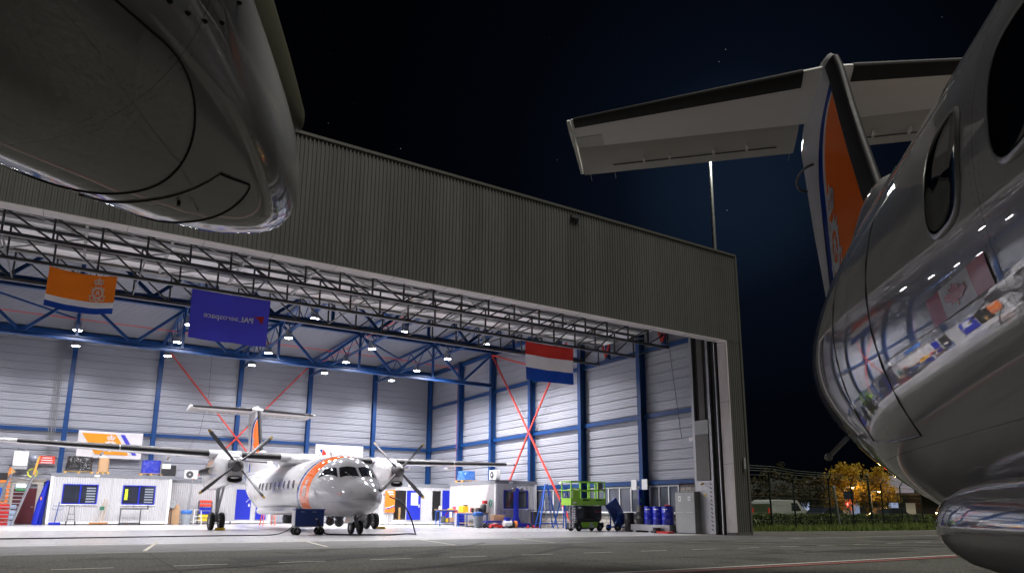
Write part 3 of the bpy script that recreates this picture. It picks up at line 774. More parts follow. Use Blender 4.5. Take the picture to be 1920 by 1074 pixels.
    for k in (1,-1):
        LE=lambda y:19.7+.15*y
        def stn(y,x1): return (LE(y),(x1-LE(y))/.6,k*y,7.29,0)
        st=surf('tailplane',[stn(.05,21.13),stn(1.9,21.13),stn(3.86,21.13)],PMAT,ac,.10,0,.6)
        surf('deicer_boot',[stn(.34,21.13),stn(1.9,21.13),stn(3.82,21.13)],BOOT,st,.104,0,.13,.008,xl=.12)
        surf('elevator',[(21.15,.80,k*.2,7.27,0),(21.15,.80,k*1.8,7.27,0),(21.15,.80,k*3.86,7.27,0)],PELV,st,.15); droop(st.children[-1],k)
        surf('elevator_horn',[stn(3.40,21.13),stn(3.84,21.13)],PELV,st,.10,.33,.60,.006)
        m=MB(); m.loft([[L(20.29+x*1.66,k*(3.88+d),7.28+h*1.75-max(0,x-.5)*.25) for x,h in af(.105,12)] for d in (0,.05)]); m.build('tip_cap',PMAT,st)
        for y in (1.0,2.3,2.75,1.55):
            m=MB(); m.cbox(L(21.55,k*y,7.14),(.14,.035,.09)); m.build('hinge_bracket',PMAT,st)
        m=MB()
        for y in (.25,3.3,3.75): m.tube([L(21.93,k*y,7.135),L(22.16,k*y,7.10)],.005,5)
        m.build('static_wick',GEARM,st)
        m=MB(); m.box(-21.685,-21.675,min(k*.5,k*3.3),max(k*.5,k*3.3),7.128,7.150); m.build('trim_tab_gap',DKGREY,st)
    return ac
def tyre(m,c,r,w):
    ax=Vector((0,1,0)); m.mi=0
    m.lathe([(r*.62,-w*.42),(r*.8,-w*.5),(r*.93,-w*.42),(r,-w*.22),(r,w*.22),(r*.93,w*.42),(r*.8,w*.5),(r*.62,w*.42)],c,ax,28)
    m.mi=1
    m.lathe([(r*.12,-w*.52),(r*.2,-w*.46),(r*.5,-w*.36),(r*.6,-w*.44),(r*.62,-w*.40),(r*.62,w*.40),(r*.6,w*.44),(r*.5,w*.36),(r*.2,w*.46),(r*.12,w*.52)],c,ax,20); m.mi=0
plane_in=make_aircraft()
plane_in['label']='white turboprop aircraft with orange nose band parked inside the lit hangar, facing out'
plane_in['group']='coastguard turboprop aircraft'
plane_in.location=(10.579,27.241,0); plane_in.rotation_euler=(0,0,-1.549)
plane_out=dup(plane_in,(-5.447,-8.461,0),-2.371,'glossy grey aircraft in the dark, close overhead, only nacelle, rear fuselage and tail in view')
# maple leaf flag reflection, painted as colour on the near aircraft's starboard side
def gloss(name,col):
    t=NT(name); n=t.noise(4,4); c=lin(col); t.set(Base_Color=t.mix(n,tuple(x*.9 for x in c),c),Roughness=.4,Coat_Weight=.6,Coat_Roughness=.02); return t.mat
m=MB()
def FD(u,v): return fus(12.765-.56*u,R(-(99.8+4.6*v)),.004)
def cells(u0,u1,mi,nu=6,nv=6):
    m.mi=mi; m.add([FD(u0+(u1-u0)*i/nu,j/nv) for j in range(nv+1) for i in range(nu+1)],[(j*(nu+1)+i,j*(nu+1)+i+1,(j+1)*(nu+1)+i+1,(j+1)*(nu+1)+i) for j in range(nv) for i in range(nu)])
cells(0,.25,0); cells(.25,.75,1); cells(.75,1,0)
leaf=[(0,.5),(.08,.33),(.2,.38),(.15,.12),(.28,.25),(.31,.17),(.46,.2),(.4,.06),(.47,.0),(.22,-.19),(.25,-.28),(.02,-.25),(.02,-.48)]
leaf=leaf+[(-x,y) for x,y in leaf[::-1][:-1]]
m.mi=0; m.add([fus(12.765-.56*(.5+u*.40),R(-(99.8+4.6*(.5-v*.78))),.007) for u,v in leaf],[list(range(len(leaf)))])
m.build('painted_flag_reflection',[gloss('reflected_flag_red',(.62,.03,.03)),gloss('reflected_flag_white',(.75,.75,.76))],plane_out,fix=False)
# ---------------------------------------------------------------- HIGH BAY LAMPS
LAMPCOL=(1.0,.97,1.0)
LENS=emis('lamp_lens',(1,.98,1),LENS_E)
LHOUS=mat('lamp_housing_grey',(.25,.26,.28),.4,.5)
lamp0=None
colname={-10.4:'far left row',-5.27:'second row from the left',-.28:'row over the orange flag',4.84:'row behind the blue flag',10.15:'middle row',15.26:'row right of the middle',20.49:'row nearest the right wall'}
rowname={50.0:'closest to the back wall',45.4:'third from the doorway',40.6:'second from the doorway',35.6:'closest to the doorway'}
for X in COLX:
    for Y in (50.0,45.4,40.6,35.6):
        lab='round bright high bay lamp, %s, %s'%(colname[X],rowname[Y])
        if lamp0 is None:
            lamp0=thing('high_bay_lamp',lab,'lamp',(X,Y,10.75),0,'high bay lamps under the hangar roof')
            m=MB(); m.lathe([(.06,.52),(.17,.5),(.2,.42),(.2,.14),(.245,.05),(.25,.0),(.24,-.01)],n=20); m.cyl((0,0,.5),(0,0,.62),.02,6); h=m.build('housing',LHOUS,lamp0,smooth=40)
            m=MB(); m.lathe([(.21,.012),(.21,-.014)],n=20); m.build('lens',LENS,lamp0)
            lamp=lamp0
        else: lamp=dup(lamp0,(X,Y,10.75),0,lab)
        if X==COLX[0] : continue
        ld=bpy.data.lights.new('lamp_light','SPOT'); lo=bpy.data.objects.new('lamp_light',ld); COL.objects.link(lo); lo.location=(X,Y,10.70); ld.energy=LAMP_W*{50.0:.45,45.4:.9,40.6:1.1,35.6:1.15}[Y]*(2.3 if X>20 else 1.1 if X>15 else .95); ld.spot_size=R(150); ld.spot_blend=.6; ld.shadow_soft_size=.22; ld.color=LAMPCOL
# ---------------------------------------------------------------- FLAGS
def cloth(name,col,trans=.25,wr=.04):
    if name in _M: return _M[name]
    t=NT(name); c=lin(col); n=t.noise(1.6,4,.6); wv=t.noise(60,2)
    cc=t.mix(n,tuple(x*.88 for x in c),tuple(min(1,x*1.1) for x in c))
    t.set(Base_Color=cc,Roughness=.7,Sheen_Weight=.2,Normal=t.bump(t.noise(2.2,3,.5),.35,.06))
    tr=t.N('ShaderNodeBsdfTranslucent'); t.link(cc,tr.inputs[0]); mx=t.N('ShaderNodeMixShader'); mx.inputs[0].default_value=trans
    t.link(t.b.outputs[0],mx.inputs[1]); t.link(tr.outputs[0],mx.inputs[2]); t.link(mx.outputs[0],t.n['Material Output'].inputs[0]); _M[name]=t.mat; return t.mat
FO=cloth('flag_orange','#f07d14'); FW=cloth('flag_white','#e8e4e6'); FB=cloth('flag_navy','#0a3f9c'); FP=cloth('flag_royal','#4a48cc'); FR=cloth('flag_red','#c8322a')
def sheet(w,h,sag,seed,amp=.05,bands=None,skew=0.0,shrink=0.0):
    """hanging cloth in local xz (top edge at z=0), returns point fn"""
    rnd=random.Random(seed); ph=[rnd.uniform(0,6) for _ in range(8)]
    def P(u,v):   # u 0..1 left-right, v 0..1 top-down
        x=(u-.5)*w*(1-shrink*v)+skew*v
        z=-v*h-sag*4*u*(1-u)*(1-.0*v)
        y=amp*(v**.7)*(math.sin(u*9+ph[0]+v*2)*.6+math.sin(u*17+ph[1]-v*3)*.35)+.25*amp*math.sin(v*7+ph[2]+u*3)
        y+=.06*math.sin((abs(u-.5)*2)*6+v*5)*v*.5
        return (x,y,z)
    return P
def band(P,name,mt,root,v0,v1,nu=40,u0=0,u1=1):
    nv=max(2,int((v1-v0)*24)); m=MB()
    m.add([P(u0+(u1-u0)*i/nu,v0+(v1-v0)*j/nv) for j in range(nv+1) for i in range(nu+1)],[(j*(nu+1)+i,j*(nu+1)+i+1,(j+1)*(nu+1)+i+1,(j+1)*(nu+1)+i) for j in range(nv) for i in range(nu)])
    return m.build(name,mt,root,smooth=80,fix=False)
def ties(root,P,n=6):
    m=MB()
    for i in range(n):
        p=P(i/(n-1)*.98+.01,.01); m.tube([p,(p[0],p[1]-.02,.12)],.008,5)
    m.build('tie',BLKPLAST,root)
# coastguard flag
f=thing('hanging_flag','orange flag with white and blue bottom stripes and a crowned silver emblem on the girder','flag',(-.20,27.1,8.87),0,'flags hanging from the door girder')
P=sheet(1.98,1.36,.10,1,.05,skew=-.02)
band(P,'orange_field',FO,f,0,.70); band(P,'white_stripe',FW,f,.70,.85); band(P,'blue_stripe',FB,f,.85,1.0)
m=MB(); emblem(m,lambda u,v:tuple(Vector(P(.74+u*.27,.675-(v+.25)*.50))+Vector((0,-.012,0))),1.0); m.build('emblem',FW,f,fix=False); ties(f,P)
# company flag
f=thing('hanging_flag','blue violet flag with mirrored white lettering and a red arrow mark on the girder','flag',(4.6,27.1,8.86),0,'flags hanging from the door girder')
P2=sheet(2.80,1.83,.02,5,.06,skew=-.02,shrink=.02)
band(P2,'cloth',FP,f,0,1,60)
def text_mesh(s,size):
    cu=bpy.data.curves.new('t','FONT'); cu.body=s; cu.size=size; cu.resolution_u=3; cu.align_x='LEFT'
    o=bpy.data.objects.new('t',cu); me=bpy.data.meshes.new_from_object(o); bm=bmesh.new(); bm.from_mesh(me); bmesh.ops.triangulate(bm,faces=bm.faces)
    vs=[tuple(v.co) for v in bm.verts]; bm.verts.index_update(); fs=[[v.index for v in fc.verts] for fc in bm.faces]; bm.free()
    bpy.data.objects.remove(o); bpy.data.curves.remove(cu); return vs,fs
def put_text(root,P,s,size,u_right,v,W,Hh,mt,name,mirror=True,bold=0.0,slope=0.0):
    vs,fs=text_mesh(s,size); m=MB()
    m.add([tuple(Vector(P(u_right-x/W if mirror else u_right+x/W, v-y/Hh+slope*x))+Vector((0,-.015,0))) for x,y,z in vs],fs)
    if bold: m.add([tuple(Vector(P((u_right-(x+bold)/W) if mirror else u_right+(x+bold)/W, v-(y)/Hh+slope*x))+Vector((0,-.017,0))) for x,y,z in vs],fs)
    return m.build(name,mt,root,fix=False)
FWL=emis('flag_letter_white',(.8,.8,.85),0.0)
put_text(f,P2,'PAL',.30,.80,.545,2.80,1.83,WHITEP,'lettering',True,.03); put_text(f,P2,'aerospace',.30,.605,.535,2.80,1.83,WHITEP,'lettering',True,.014)
m=MB()
def A(u,v): return tuple(Vector(P2(u,v))+Vector((0,-.015,0)))
m.add([A(.935,.36),A(.80,.40),A(.855,.45),A(.92,.55),A(.885,.44)],[(0,1,2,4),(0,4,3),(4,2,3)]); m.build('arrow_mark',FR,f,fix=False); ties(f,P2,7)
# national tricolour
f=thing('hanging_flag','red, white and blue striped flag hanging from the door girder near the right wall','flag',(19.18,27.1,8.86),0,'flags hanging from the door girder')
P3=sheet(2.80,1.82,.03,9,.06)
band(P3,'red_stripe',FR,f,0,.345); band(P3,'white_stripe',FW,f,.345,.68); band(P3,'blue_stripe',FB,f,.68,1.0); ties(f,P3,7)
# ---------------------------------------------------------------- SITE CABINS
def ribwall():
    t=NT('cabin_white_sheet'); n=t.noise(1.2,5,.6); d=t.noise(9,5,.7)
    c=t.mix(n,(.40,.40,.42),(.49,.49,.50)); c=t.mix(t.math('MULTIPLY',t.ramp(d,[(.55,0.0),(.75,1.0)]),.25),c,(.35,.34,.33)); t.set(Base_Color=c,Roughness=.4); return t.mat
CAB=ribwall(); FASC=mat('cabin_fascia_grey',(.17,.18,.20),.45)
ROOMD=mat('cabin_room_dark',(.06,.06,.065),.8)
BLIND=mat('pale_blind',(.62,.62,.66),.6)
def cabin(label,loc,w,d,h,openings=(),rz=0.0,side=True):
    c=thing('site_cabin',label,'cabin',loc,rz,'white site cabins in the hangar')
    base=.16; top=h-.2
    m=MB()
    # ribbed front, leaving openings (x0,x1,z0,z1)
    def front(x0,x1,z0,z1):
        if x1-x0<.02 or z1-z0<.02: return
        pr=ribs(x0,x1,.13,.018); n=len(pr)
        m.add([(x,-dd,z0) for x,dd in pr]+[(x,-dd,z1) for x,dd in pr],[(i,i+1,n+i+1,n+i) for i in range(n-1)])
    xs=.12
    for o in sorted(openings):
        front(xs,o[0],base,top); front(o[0],o[1],base,o[2]); front(o[0],o[1],o[3],top); xs=o[1]
    front(xs,w-.12,base,top)
    pr=ribs(.1,d-.1,.13,.018); n=len(pr)
    m.add([(-dd,y,base) for y,dd in pr]+[(-dd,y,top) for y,dd in pr],[(i,i+1,n+i+1,n+i) for i in range(n-1)])
    m.box(w-.03,w,.0,d,base,top); m.box(0,w,d-.03,d,base,top); m.box(.05,w-.05,.02,d-.05,top-.06,top-.01); m.box(.05,w-.05,.02,d-.05,base,base+.04)
    m.build('wall',CAB,c,fix=False)
    m=MB(); m.box(-.03,w+.03,-.04,d,top,h); m.build('roof_fascia',FASC,c)
    for x in (0,w-.12):
        m=MB(); m.box(x-.012,x+.132,-.035,.1,.05,top+.001); m.build('corner_post',WHITEP,c)
    m=MB(); m.box(-.01,w+.01,-.03,.1,.07,base+.04); m.build('base_beam',WHITEP,c)
    m=MB(); 
    for x in (.3,w*.35,w*.65,w-.3): m.box(x-.12,x+.12,.05,.3,0,.07)
    m.build('packing_block',WOOD,c)
    m=MB(); m.cbox((w*.36,-.05,h-.12),(.28,.03,.12)); m.build('fascia_plate',WHITEP,c)
    return c
def cwin(c,x0,x1,z0,z1,blind=True,hiviz=False):
    m=MB(); t=.06; m.box(x0,x1,-.05,.03,z0,z0+t); m.box(x0,x1,-.05,.03,z1-t,z1)
    xm=(x0+x1)/2
    for x in (x0,xm-.04,x1-t): m.box(x,x+t+(.02 if x not in (x0,x1-t) else 0),-.049,.03,z0+t,z1-t)
    f=m.build('window',ROYAL,c)
    m=MB(); m.box(x0+.02,x1-.02,-.01,.0,z0+.02,z1-.02); m.build('pane',glass('cabin_window_glass',(.025,.028,.04),.06),f)
    m=MB(); m.box(x0-.05,x1+.05,-.09,.0,z0-.045,z0-.002); m.build('sill',WHITEP,f)
    if blind:
        m=MB(); 
        for i in range(6): m.box(xm+.32,x1-.12,-.018,-.012,z0+.12+i*.16,z0+.20+i*.16)
        m.build('blind',mat('grey_shelf_items',(.22,.25,.30),.6),f)
    if hiviz:
        m=MB(); m.loft([[(x0+.20+.09*math.sin(a)*q+.03*q2,-.02,z) for a in (0,1.57,3.14,4.71)] for z,q,q2 in ((z0+.3,.9,0),(z0+.6,1.2,1),(z0+.95,.8,1))],True,True); m.cbox((x0+.22,-.022,z0+.62),(.16,.01,.66)); m.build('hiviz_jacket',mat('hiviz_yellow',(.55,.75,.03),.6),f)
c1=cabin('long white ribbed site cabin with two blue framed windows and wrapped pallets on its roof',(-.61,50.66,0),6.55,2.45,3.06,[(.66,2.5,1.23,2.42),(3.83,5.67,1.23,2.42)])
cwin(c1,.66,2.5,1.23,2.42,True); cwin(c1,3.83,5.67,1.23,2.42,True,True)
m=MB(); m.box(3.2,3.22,-.03,.0,.16,2.86); m.build('panel_joint',GREYP,c1)
def leaf(c,x0,x1,z0,z1,y=-.06,win=False,name='door',mt=None):
    m=MB(); m.box(x0,x1,y,y+.05,z0,z1); d=m.build(name,mt or ROYAL,c)
    m=MB(); m.cbox((x1-.12,y-.03,(z0+z1)/2-.05),(.14,.04,.03)); m.cbox((x1-.12,y-.012,(z0+z1)/2-.05),(.05,.02,.22)); m.build('door_handle',WHITEP,d)
    if win: m=MB(); m.box(x0+.3,x1-.2,y-.01,y+.055,z0+1.0,z1-.15); m.build('door_window',BLIND,d)
    return d
c2=cabin('recessed white site cabin with a blue door behind the parked aircraft wing',(6.0,52.0,0),6.6,1.35,2.9,[(4.25,5.25,.3,2.35)])
leaf(c2,4.25,5.25,.3,2.35,-.02); leaf(c2,5.6,6.3,.3,2.35,-.07)
m=MB(); m.tube([(1.35,-.05,2.88),(1.35,-.06,2.2),(1.25,-.05,1.0),(1.2,-.05,.5)],.03,6); m.build('drain_pipe',GREYP,c2)
c3=cabin('white site cabin with open blue doors and an orange roll up banner by its wall',(18.6,46.5,0),6.0,2.45,2.82,[(1.0,1.9,.35,2.36),(3.95,4.6,.3,2.38)])
leaf(c3,1.95,3.0,.35,2.36,-.07,True)
m=MB(); m.box(4.65,5.5,-.25,-.2,.25,2.42); m.build('door',ROYAL,c3)
m=MB(); m.box(.95,1.9,.02,2.3,.35,.36); m.build('cabin_floor',WOOD,c3)
m=MB(); m.box(1.05,1.35,.9,1.2,.36,1.3); m.box(1.6,1.75,.5,.7,.36,1.2); m.build('interior_board',WOOD,c3)
c4=cabin('white site cabin against the right wall, its window behind a blue hoist post',(22.35,37.38,0),3.0,6.06,2.84,[(.58,2.35,1.13,2.25)])
cwin(c4,.58,2.35,1.13,2.25,False)
m=MB(); m.box(-.03,-.02,4.2,4.3,.1,2.7); m.build('corner_trim',WHITEP,c4)
# banner
b=thing('roll_up_banner','orange roll up banner with white lettering and blue swoosh beside the open cabin door','banner',(19.25,46.36,0))
m=MB(); m.box(-.36,.36,-.01,.01,.85,2.4); m.build('cloth',FO,b); m=MB(); m.box(-.4,.4,-.06,.06,.0,.1); m.bar((0,.03,.1),(0,.03,2.4),.03); m.build('stand',ALU,b)
m=MB(); m.add([(-.36,-.015,1.05),(0,-.015,1.1),(.36,-.015,1.25),(.36,-.015,1.32),(0,-.015,1.17),(-.36,-.015,1.12)],[(0,1,4,5),(1,2,3,4)]); m.build('blue_swoosh',FB,b,fix=False)
m=MB(); m.add([(-.36,-.015,1.13),(0,-.015,1.18),(.36,-.015,1.33),(.36,-.015,1.37),(0,-.015,1.22),(-.36,-.015,1.17)],[(0,1,4,5),(1,2,3,4)]); m.box(-.2,.22,-.016,-.012,2.16,2.28); m.box(-.1,.26,-.016,-.012,2.04,2.1); m.build('lettering',FW,b)
# wall banners
b=thing('wall_banner','white banner with an orange slanted panel, silver emblem and blue bar on the back wall','banner',(2.35,53.1,5.92))
P=sheet(3.7,1.72,.02,21,.03); band(P,'cloth',FW,b,0,1,40)
def on(Pf,dy): return lambda u,v: tuple(Vector(Pf(u,v))+Vector((0,dy,0)))
q=on(P,-.02); m=MB()
def quadgrid(m,q,a,b_,c,d,n=10):
    Pn=[q(a[0]+(b_[0]-a[0])*i/n+((d[0]-a[0])+( (c[0]-d[0])-(b_[0]-a[0]))*i/n)*j/n, a[1]+(b_[1]-a[1])*i/n+((d[1]-a[1])+((c[1]-d[1])-(b_[1]-a[1]))*i/n)*j/n) for j in range(n+1) for i in range(n+1)]
    m.add(Pn,[(j*(n+1)+i,j*(n+1)+i+1,(j+1)*(n+1)+i+1,(j+1)*(n+1)+i) for j in range(n) for i in range(n)])
quadgrid(m,q,(.05,.09),(.57,.09),(.80,.86),(.28,.86)); m.build('orange_panel',cloth('banner_amber','#f2a01e'),b,fix=False)
m=MB(); quadgrid(m,q,(.64,.09),(.71,.09),(.93,.86),(.86,.86)); m.build('blue_bar',FP,b,fix=False)
q2=on(P,-.035); m=MB(); emblem(m,lambda u,v:q2(.50+u*.24,.66-(v+.1)*.5)); m.build('emblem',FW,b,fix=False)
b=thing('wall_banner','white wall banner with a printed aircraft with an orange tail above the parked nose','banner',(17.75,53.1,5.87))
P=sheet(3.75,1.2,.0,22,.02); band(P,'cloth',FW,b,0,1,30); q=on(P,-.02)
def pol(mt,pts,name): m=MB(); m.add([q(*p) for p in pts],[list(range(len(pts)))]); m.build(name,mt,b,fix=False)
pol(FR,[(.15,.32),(.22,.55),(.21,.72),(.13,.74)],'printed_fin'); pol(FB,[(.09,.34),(.14,.32),(.13,.55),(.11,.5)],'printed_rudder')
pol(GREYP,[(.14,.78),(.36,.86),(.36,.88),(.14,.81)],'printed_body'); pol(GREYP,[(.43,.86),(.5,.58),(.55,.54),(.55,.68),(.5,.85)],'printed_wing')
pol(DKGREY,[(.355,.62),(.37,.62),(.41,.9),(.395,.9)],'printed_blade'); pol(FO,[(.64,.70),(.70,.68),(.72,.82),(.64,.86)],'printed_engine')
pol(DKGREY,[(.60,.62),(.62,.56),(.635,.85),(.62,.85)],'printed_propeller')
s=thing('wall_sign','small red wall sign with three white text lines on the back wall','sign',(-1.0,53.3,3.95))
m=MB(); m.box(-.42,.42,-.03,0,-.24,.24); m.build('plate',REDP,s); m=MB()
for i,wd in enumerate((.5,.6,.62)): m.box(-wd/2,wd/2,-.036,-.031,.1-i*.15,.15-i*.15)
m.build('text_line',WHITEP,s)
# ---------------------------------------------------------------- ROOF-TOP PALLETS
def pallet(m,w=1.2,d=.8,z=0):
    for i in range(5): y=-d/2+i*(d-.1)/4; m.box(-w/2,w/2,y,y+.1,z+.12,z+.144)
    for x in (-w/2,-.07,w/2-.14):
        for y in (-d/2,d/2-.1): m.box(x,x+.14,y,y+.1,z+.022,z+.12)
        m.box(x,x+.14,-d/2,d/2,z,z+.022)
def wrapmat(name,col,hi=.4):
    t=NT(name); n=t.noise(5,6,.65,dist=1.5); c=lin(col)
    t.set(Base_Color=t.mix(t.ramp(n,[(.55,0.0),(.66,1.0)]),c,tuple(x+hi*.5 for x in c)),Roughness=.15,Coat_Weight=.6,Normal=t.bump(n,.9,.06)); return t.mat
def load(m,w,d,z0,z1,seed,taper=.92):
    rnd=random.Random(seed); rr=[]
    for j in range(8):
        t=j/7; k=1-(1-taper)*t; z=z0+(z1-z0)*t
        rr.append([(math.copysign(abs(math.cos(a))**.45,math.cos(a))*w/2*k*(1+rnd.uniform(-.03,.03)),math.copysign(abs(math.sin(a))**.45,math.sin(a))*d/2*k*(1+rnd.uniform(-.03,.03)),z+rnd.uniform(-.02,.02)*(1 if 0<j else 0)) for a in [2*PI*i/24 for i in range(24)]])
    m.loft(rr)
PALW=mat('pallet_wood',(.55,.33,.10),.7,0,.25,6)
def pload(name,label,cat,loc,w,d,h,mt,seed,top=None):
    t=thing(name,label,cat,loc,0,'wrapped loads on the cabin roofs'); m=MB(); pallet(m,w+.1,d); m.build('pallet',PALW,t)
    m=MB(); load(m,w,d,.146,h,seed); m.build('wrapped_goods',mt,t,smooth=50)
    if top: m=MB(); m.sphere((-.1,0,h+.05),w*.42,14,8,(1,.8,.6)); m.build('plastic_film',top,t,smooth=60)
    return t
pload('pallet_load','black film wrapped pallet load on the cabin roof, leftmost on the roof','pallet',(.75,51.6,3.07),1.45,1.0,1.05,wrapmat('black_film',(.012,.012,.014)),1)
pload('pallet_load','brown cardboard pallet load with clear film on the cabin roof','pallet',(2.05,51.6,3.07),.62,.7,1.0,CARD,2,wrapmat('clear_film',(.45,.46,.48),.6))
pload('pallet_load','blue film wrapped pallet load on the cabin roof','pallet',(4.75,51.6,3.07),1.2,.9,.98,wrapmat('blue_film',(.02,.035,.38)),3)
pload('pallet_load','pale blue and navy boxed pallet load on top of the cabin by the right wall','pallet',(23.0,42.3,2.85),1.1,.9,.75,wrapmat('pale_blue_film',(.03,.13,.42),.5),4)
t=thing('flight_case','black case with a white cover flap on the cabin roof beside the blue load','case',(5.75,51.5,3.07))
m=MB(); m.box(-.5,.5,-.35,.35,.02,.72); m.build('case_body',BLKPLAST,t,bevel=.03); m=MB(); m.cbox((-.15,-.36,.62),(.5,.02,.3)); m.build('cover_flap',WHITEP,t)
m=MB()
for x in (-.5,.44): m.box(x,x+.06,-.37,-.35,.02,.72)
m.build('edge_trim',ALU,t)
def ac(label,loc,rz=0):
    t=thing('air_conditioner',label,'air conditioner',loc,rz,'outdoor fan units on the cabins'); m=MB(); m.box(-.42,.42,-.16,.16,.06,.64); m.build('casing',WHITEP,t,bevel=.02)
    m=MB(); m.lathe([(.23,0),(.23,.012),(.05,.02)],(-.08,-.165,.35),(0,-1,0),24); m.build('fan_grille',DKGREY,t); m=MB(); m.box(-.35,-.25,-.15,.15,0,.06); m.box(.25,.35,-.15,.15,0,.06); m.build('foot',GREYP,t)
    m=MB(); m.lathe([(.05,0.02),(.05,.035)],(-.08,-.165,.35),(0,-1,0),12); m.build('fan_hub',WHITEP,t)
ac('white air conditioning unit on the recessed cabin roof behind the left propeller',(7.25,52.25,2.91)); ac('white air conditioning unit on the cabin by the right wall',(22.9,38.4,2.85),R(-90))
# wall heater, expansion tank, hose
t=thing('wall_boiler','white box boiler with pipes on the back wall above the exit door','boiler',(-2.35,53.2,3.4)); m=MB(); m.box(-.38,.38,-.4,0,.1,1.0); m.build('casing',WHITEP,t,bevel=.03); m=MB(); m.box(-.38,.38,-.39,0,-.1,.09); m.build('lower_cover',GREYP,t); m=MB(); m.tube([(-.15,-.2,1.0),(-.15,-.2,1.25)],.07,8); m.tube([(.15,-.2,1.0),(.15,-.2,1.15)],.07,8); m.tube([(-.2,-.2,-.1),(-.2,-.2,-.6),(.6,-.1,-.7)],.03,6); m.tube([(.1,-.2,-.1),(.1,-.2,-.45),(.9,-.1,-.5)],.03,6); m.build('pipe',GALV,t)
t=thing('expansion_tank','round grey expansion tank on the back wall beside the boiler','tank',(-1.65,53.1,3.95)); m=MB(); m.sphere((0,-.2,0),.3,18,12,(1,.8,.85)); m.build('vessel',mat('tank_grey',(.22,.24,.3),.3,.3),t,smooth=60); m=MB(); m.tube([(0,-.2,-.25),(0,-.1,-.8)],.02,6); m.build('pipe',GALV,t)
t=thing('hose_coil','yellow hose coiled on the back wall below the expansion tank','hose',(-1.65,53.0,3.1)); m=MB()
for k in range(3): m.tube([((.22+.02*k)*math.cos(a),-.05-.03*k,(.22+.02*k)*math.sin(a)) for a in frange(0,2*PI,20)],.022,6)
m.build('hose',mat('yellow_hose',(.6,.6,.05),.5),t)
# ---------------------------------------------------------------- LEFT EDGE: rack, stairs
t=thing('storage_rack','tall orange pallet rack with goods at the left edge of the hangar','rack',(-4.1,51.2,0))
m=MB()
for x in (0,1.35):
    for y in (0,.9): m.box(x,x+.1,y,y+.1,0,3.3)
m.build('upright',ORANGE,t); m=MB()
for z in (1.2,2.45):
    for y in (0,.9): m.box(.1,1.35,y+.02,y+.08,z,z+.12)
m.build('beam',ORANGE,t)
m=MB(); m.box(.1,1.3,.1,.85,2.58,3.0); m.build('black_crate',BLKPLAST,t); m=MB(); m.cbox((1.15,.4,2.85),(1.1,.1,.2),R(20),0,R(-35)); m.build('leaning_plank',WOOD,t); m=MB(); m.box(.2,1.2,.1,.8,1.33,2.0); m.build('stored_box',CARD,t)
t=thing('metal_stair','galvanised steel stair with close horizontal rails leaning by the exit door','stair',(-2.6,49.6,0))
m=MB()
for x in (-.55,.55): m.bar((x-.15,0,0),(x+.55,.9,2.9),.07,.12)
m.build('stringer',GALV,t); m=MB()
for i in range(13): z=.2+i*.21; k=z/2.9; m.bar((-.55-.15+.7*k,.9*k,z),(.55-.15+.7*k,.9*k,z),.05,.05)
m.build('tread',GALV,t)
m=MB(); m.bar((1.05,.85,2.6),(1.25,1.2,4.0),.08,.08); m.build('wooden_handle',mat('orange_wood',(.6,.3,.06),.5),t)
t=thing('red_crate_stack','stack of red plastic crates behind the steel stair','crates',(-2.75,50.9,0)); m=MB()
for i in range(4): m.box(-.45,.3,0,.5,.02+i*.3,.02+i*.3+.26)
m.build('crate',REDPL,t); m=MB()
for i in range(4): m.box(.31,.6,0,.5,.02+i*.3,.02+i*.3+.24)
m.build('grey_box',mat('pale_blue_plastic',(.3,.4,.55),.5),t)
t=thing('blue_ladder_stand','blue tubular stand at the far left edge','stand',(-3.3,49.0,0)); m=MB()
for x in (-.4,.4):
    m.bar((x-.1,0,0),(x,.0,2.1),.07); m.bar((x-.1,.7,0),(x,.7,2.1),.07)
    for z in (.5,1.2,2.05): m.bar((x-.05,0,z),(x-.05,.7,z),.05)
for z in (.6,1.4,2.05): m.bar((-.4,0,z),(.4,0,z),.05)
m.build('frame',LADBLUE,t)
t=thing('rolled_blue_mat','long blue rolled cover leaning on the left end of the cabin','cover',(-1.0,50.75,0)); m=MB(); m.tube([(-.15,0,.02),(.0,.1,1.2),(.2,.2,2.35)],[.16,.18,.12],12); m.tube([(.1,.25,.02),(.15,.3,1.2),(.25,.35,2.6)],[.12,.14,.1],12); m.build('cover',ROYAL,t,smooth=50)
m=MB(); m.cbox((.02,-.08,1.55),(.08,.02,.18)); m.build('tape',ORANGE,t)
# ---------------------------------------------------------------- IN FRONT OF CABIN 1
t=thing('floor_scrubber','blue T handled floor scrubber in front of the left cabin corner','scrubber',(-.15,50.2,0)); m=MB(); m.box(-.3,.3,-.15,.15,.03,.18); m.build('head',ROYAL,t,bevel=.03); m=MB(); m.tube([(0,0,.15),(.12,.1,1.35)],.025,8); m.tube([(-.2,.05,1.0),(-.15,.06,.9),(.3,.06,.9),(.35,.05,1.02)],.015,6); m.tube([(-.18,.06,1.12),(.36,.06,1.12)],.015,6); m.build('handle',CARTBLUE,t)
def handtruck(label,loc,mt,h=1.15):
    t=thing('hand_truck',label,'hand truck',loc,0,'hand trucks by the cabins'); m=MB()
    m.tube([(-.2,-.1,.12),(-.16,0,.7),(-.12,.05,h-.05),(0,.05,h),(.12,.05,h-.05),(.16,0,.7),(.2,-.1,.12)],.02,8)
    for z in (.35,.65): m.bar((-.18,-.03,z),(.18,-.03,z),.03)
    m.build('frame',mt,t); m=MB(); m.box(-.22,.22,-.35,-.08,.02,.035); m.build('toe_plate',mt,t)
    for x in (-.24,.24): m=MB(); m.cyl((x-.03,0,.11),(x+.03,0,.11),.11,14); m.build('wheel',BLACK,t)
handtruck('black hand truck leaning on the left cabin below its left window',(.65,50.25,0),DKGREY)
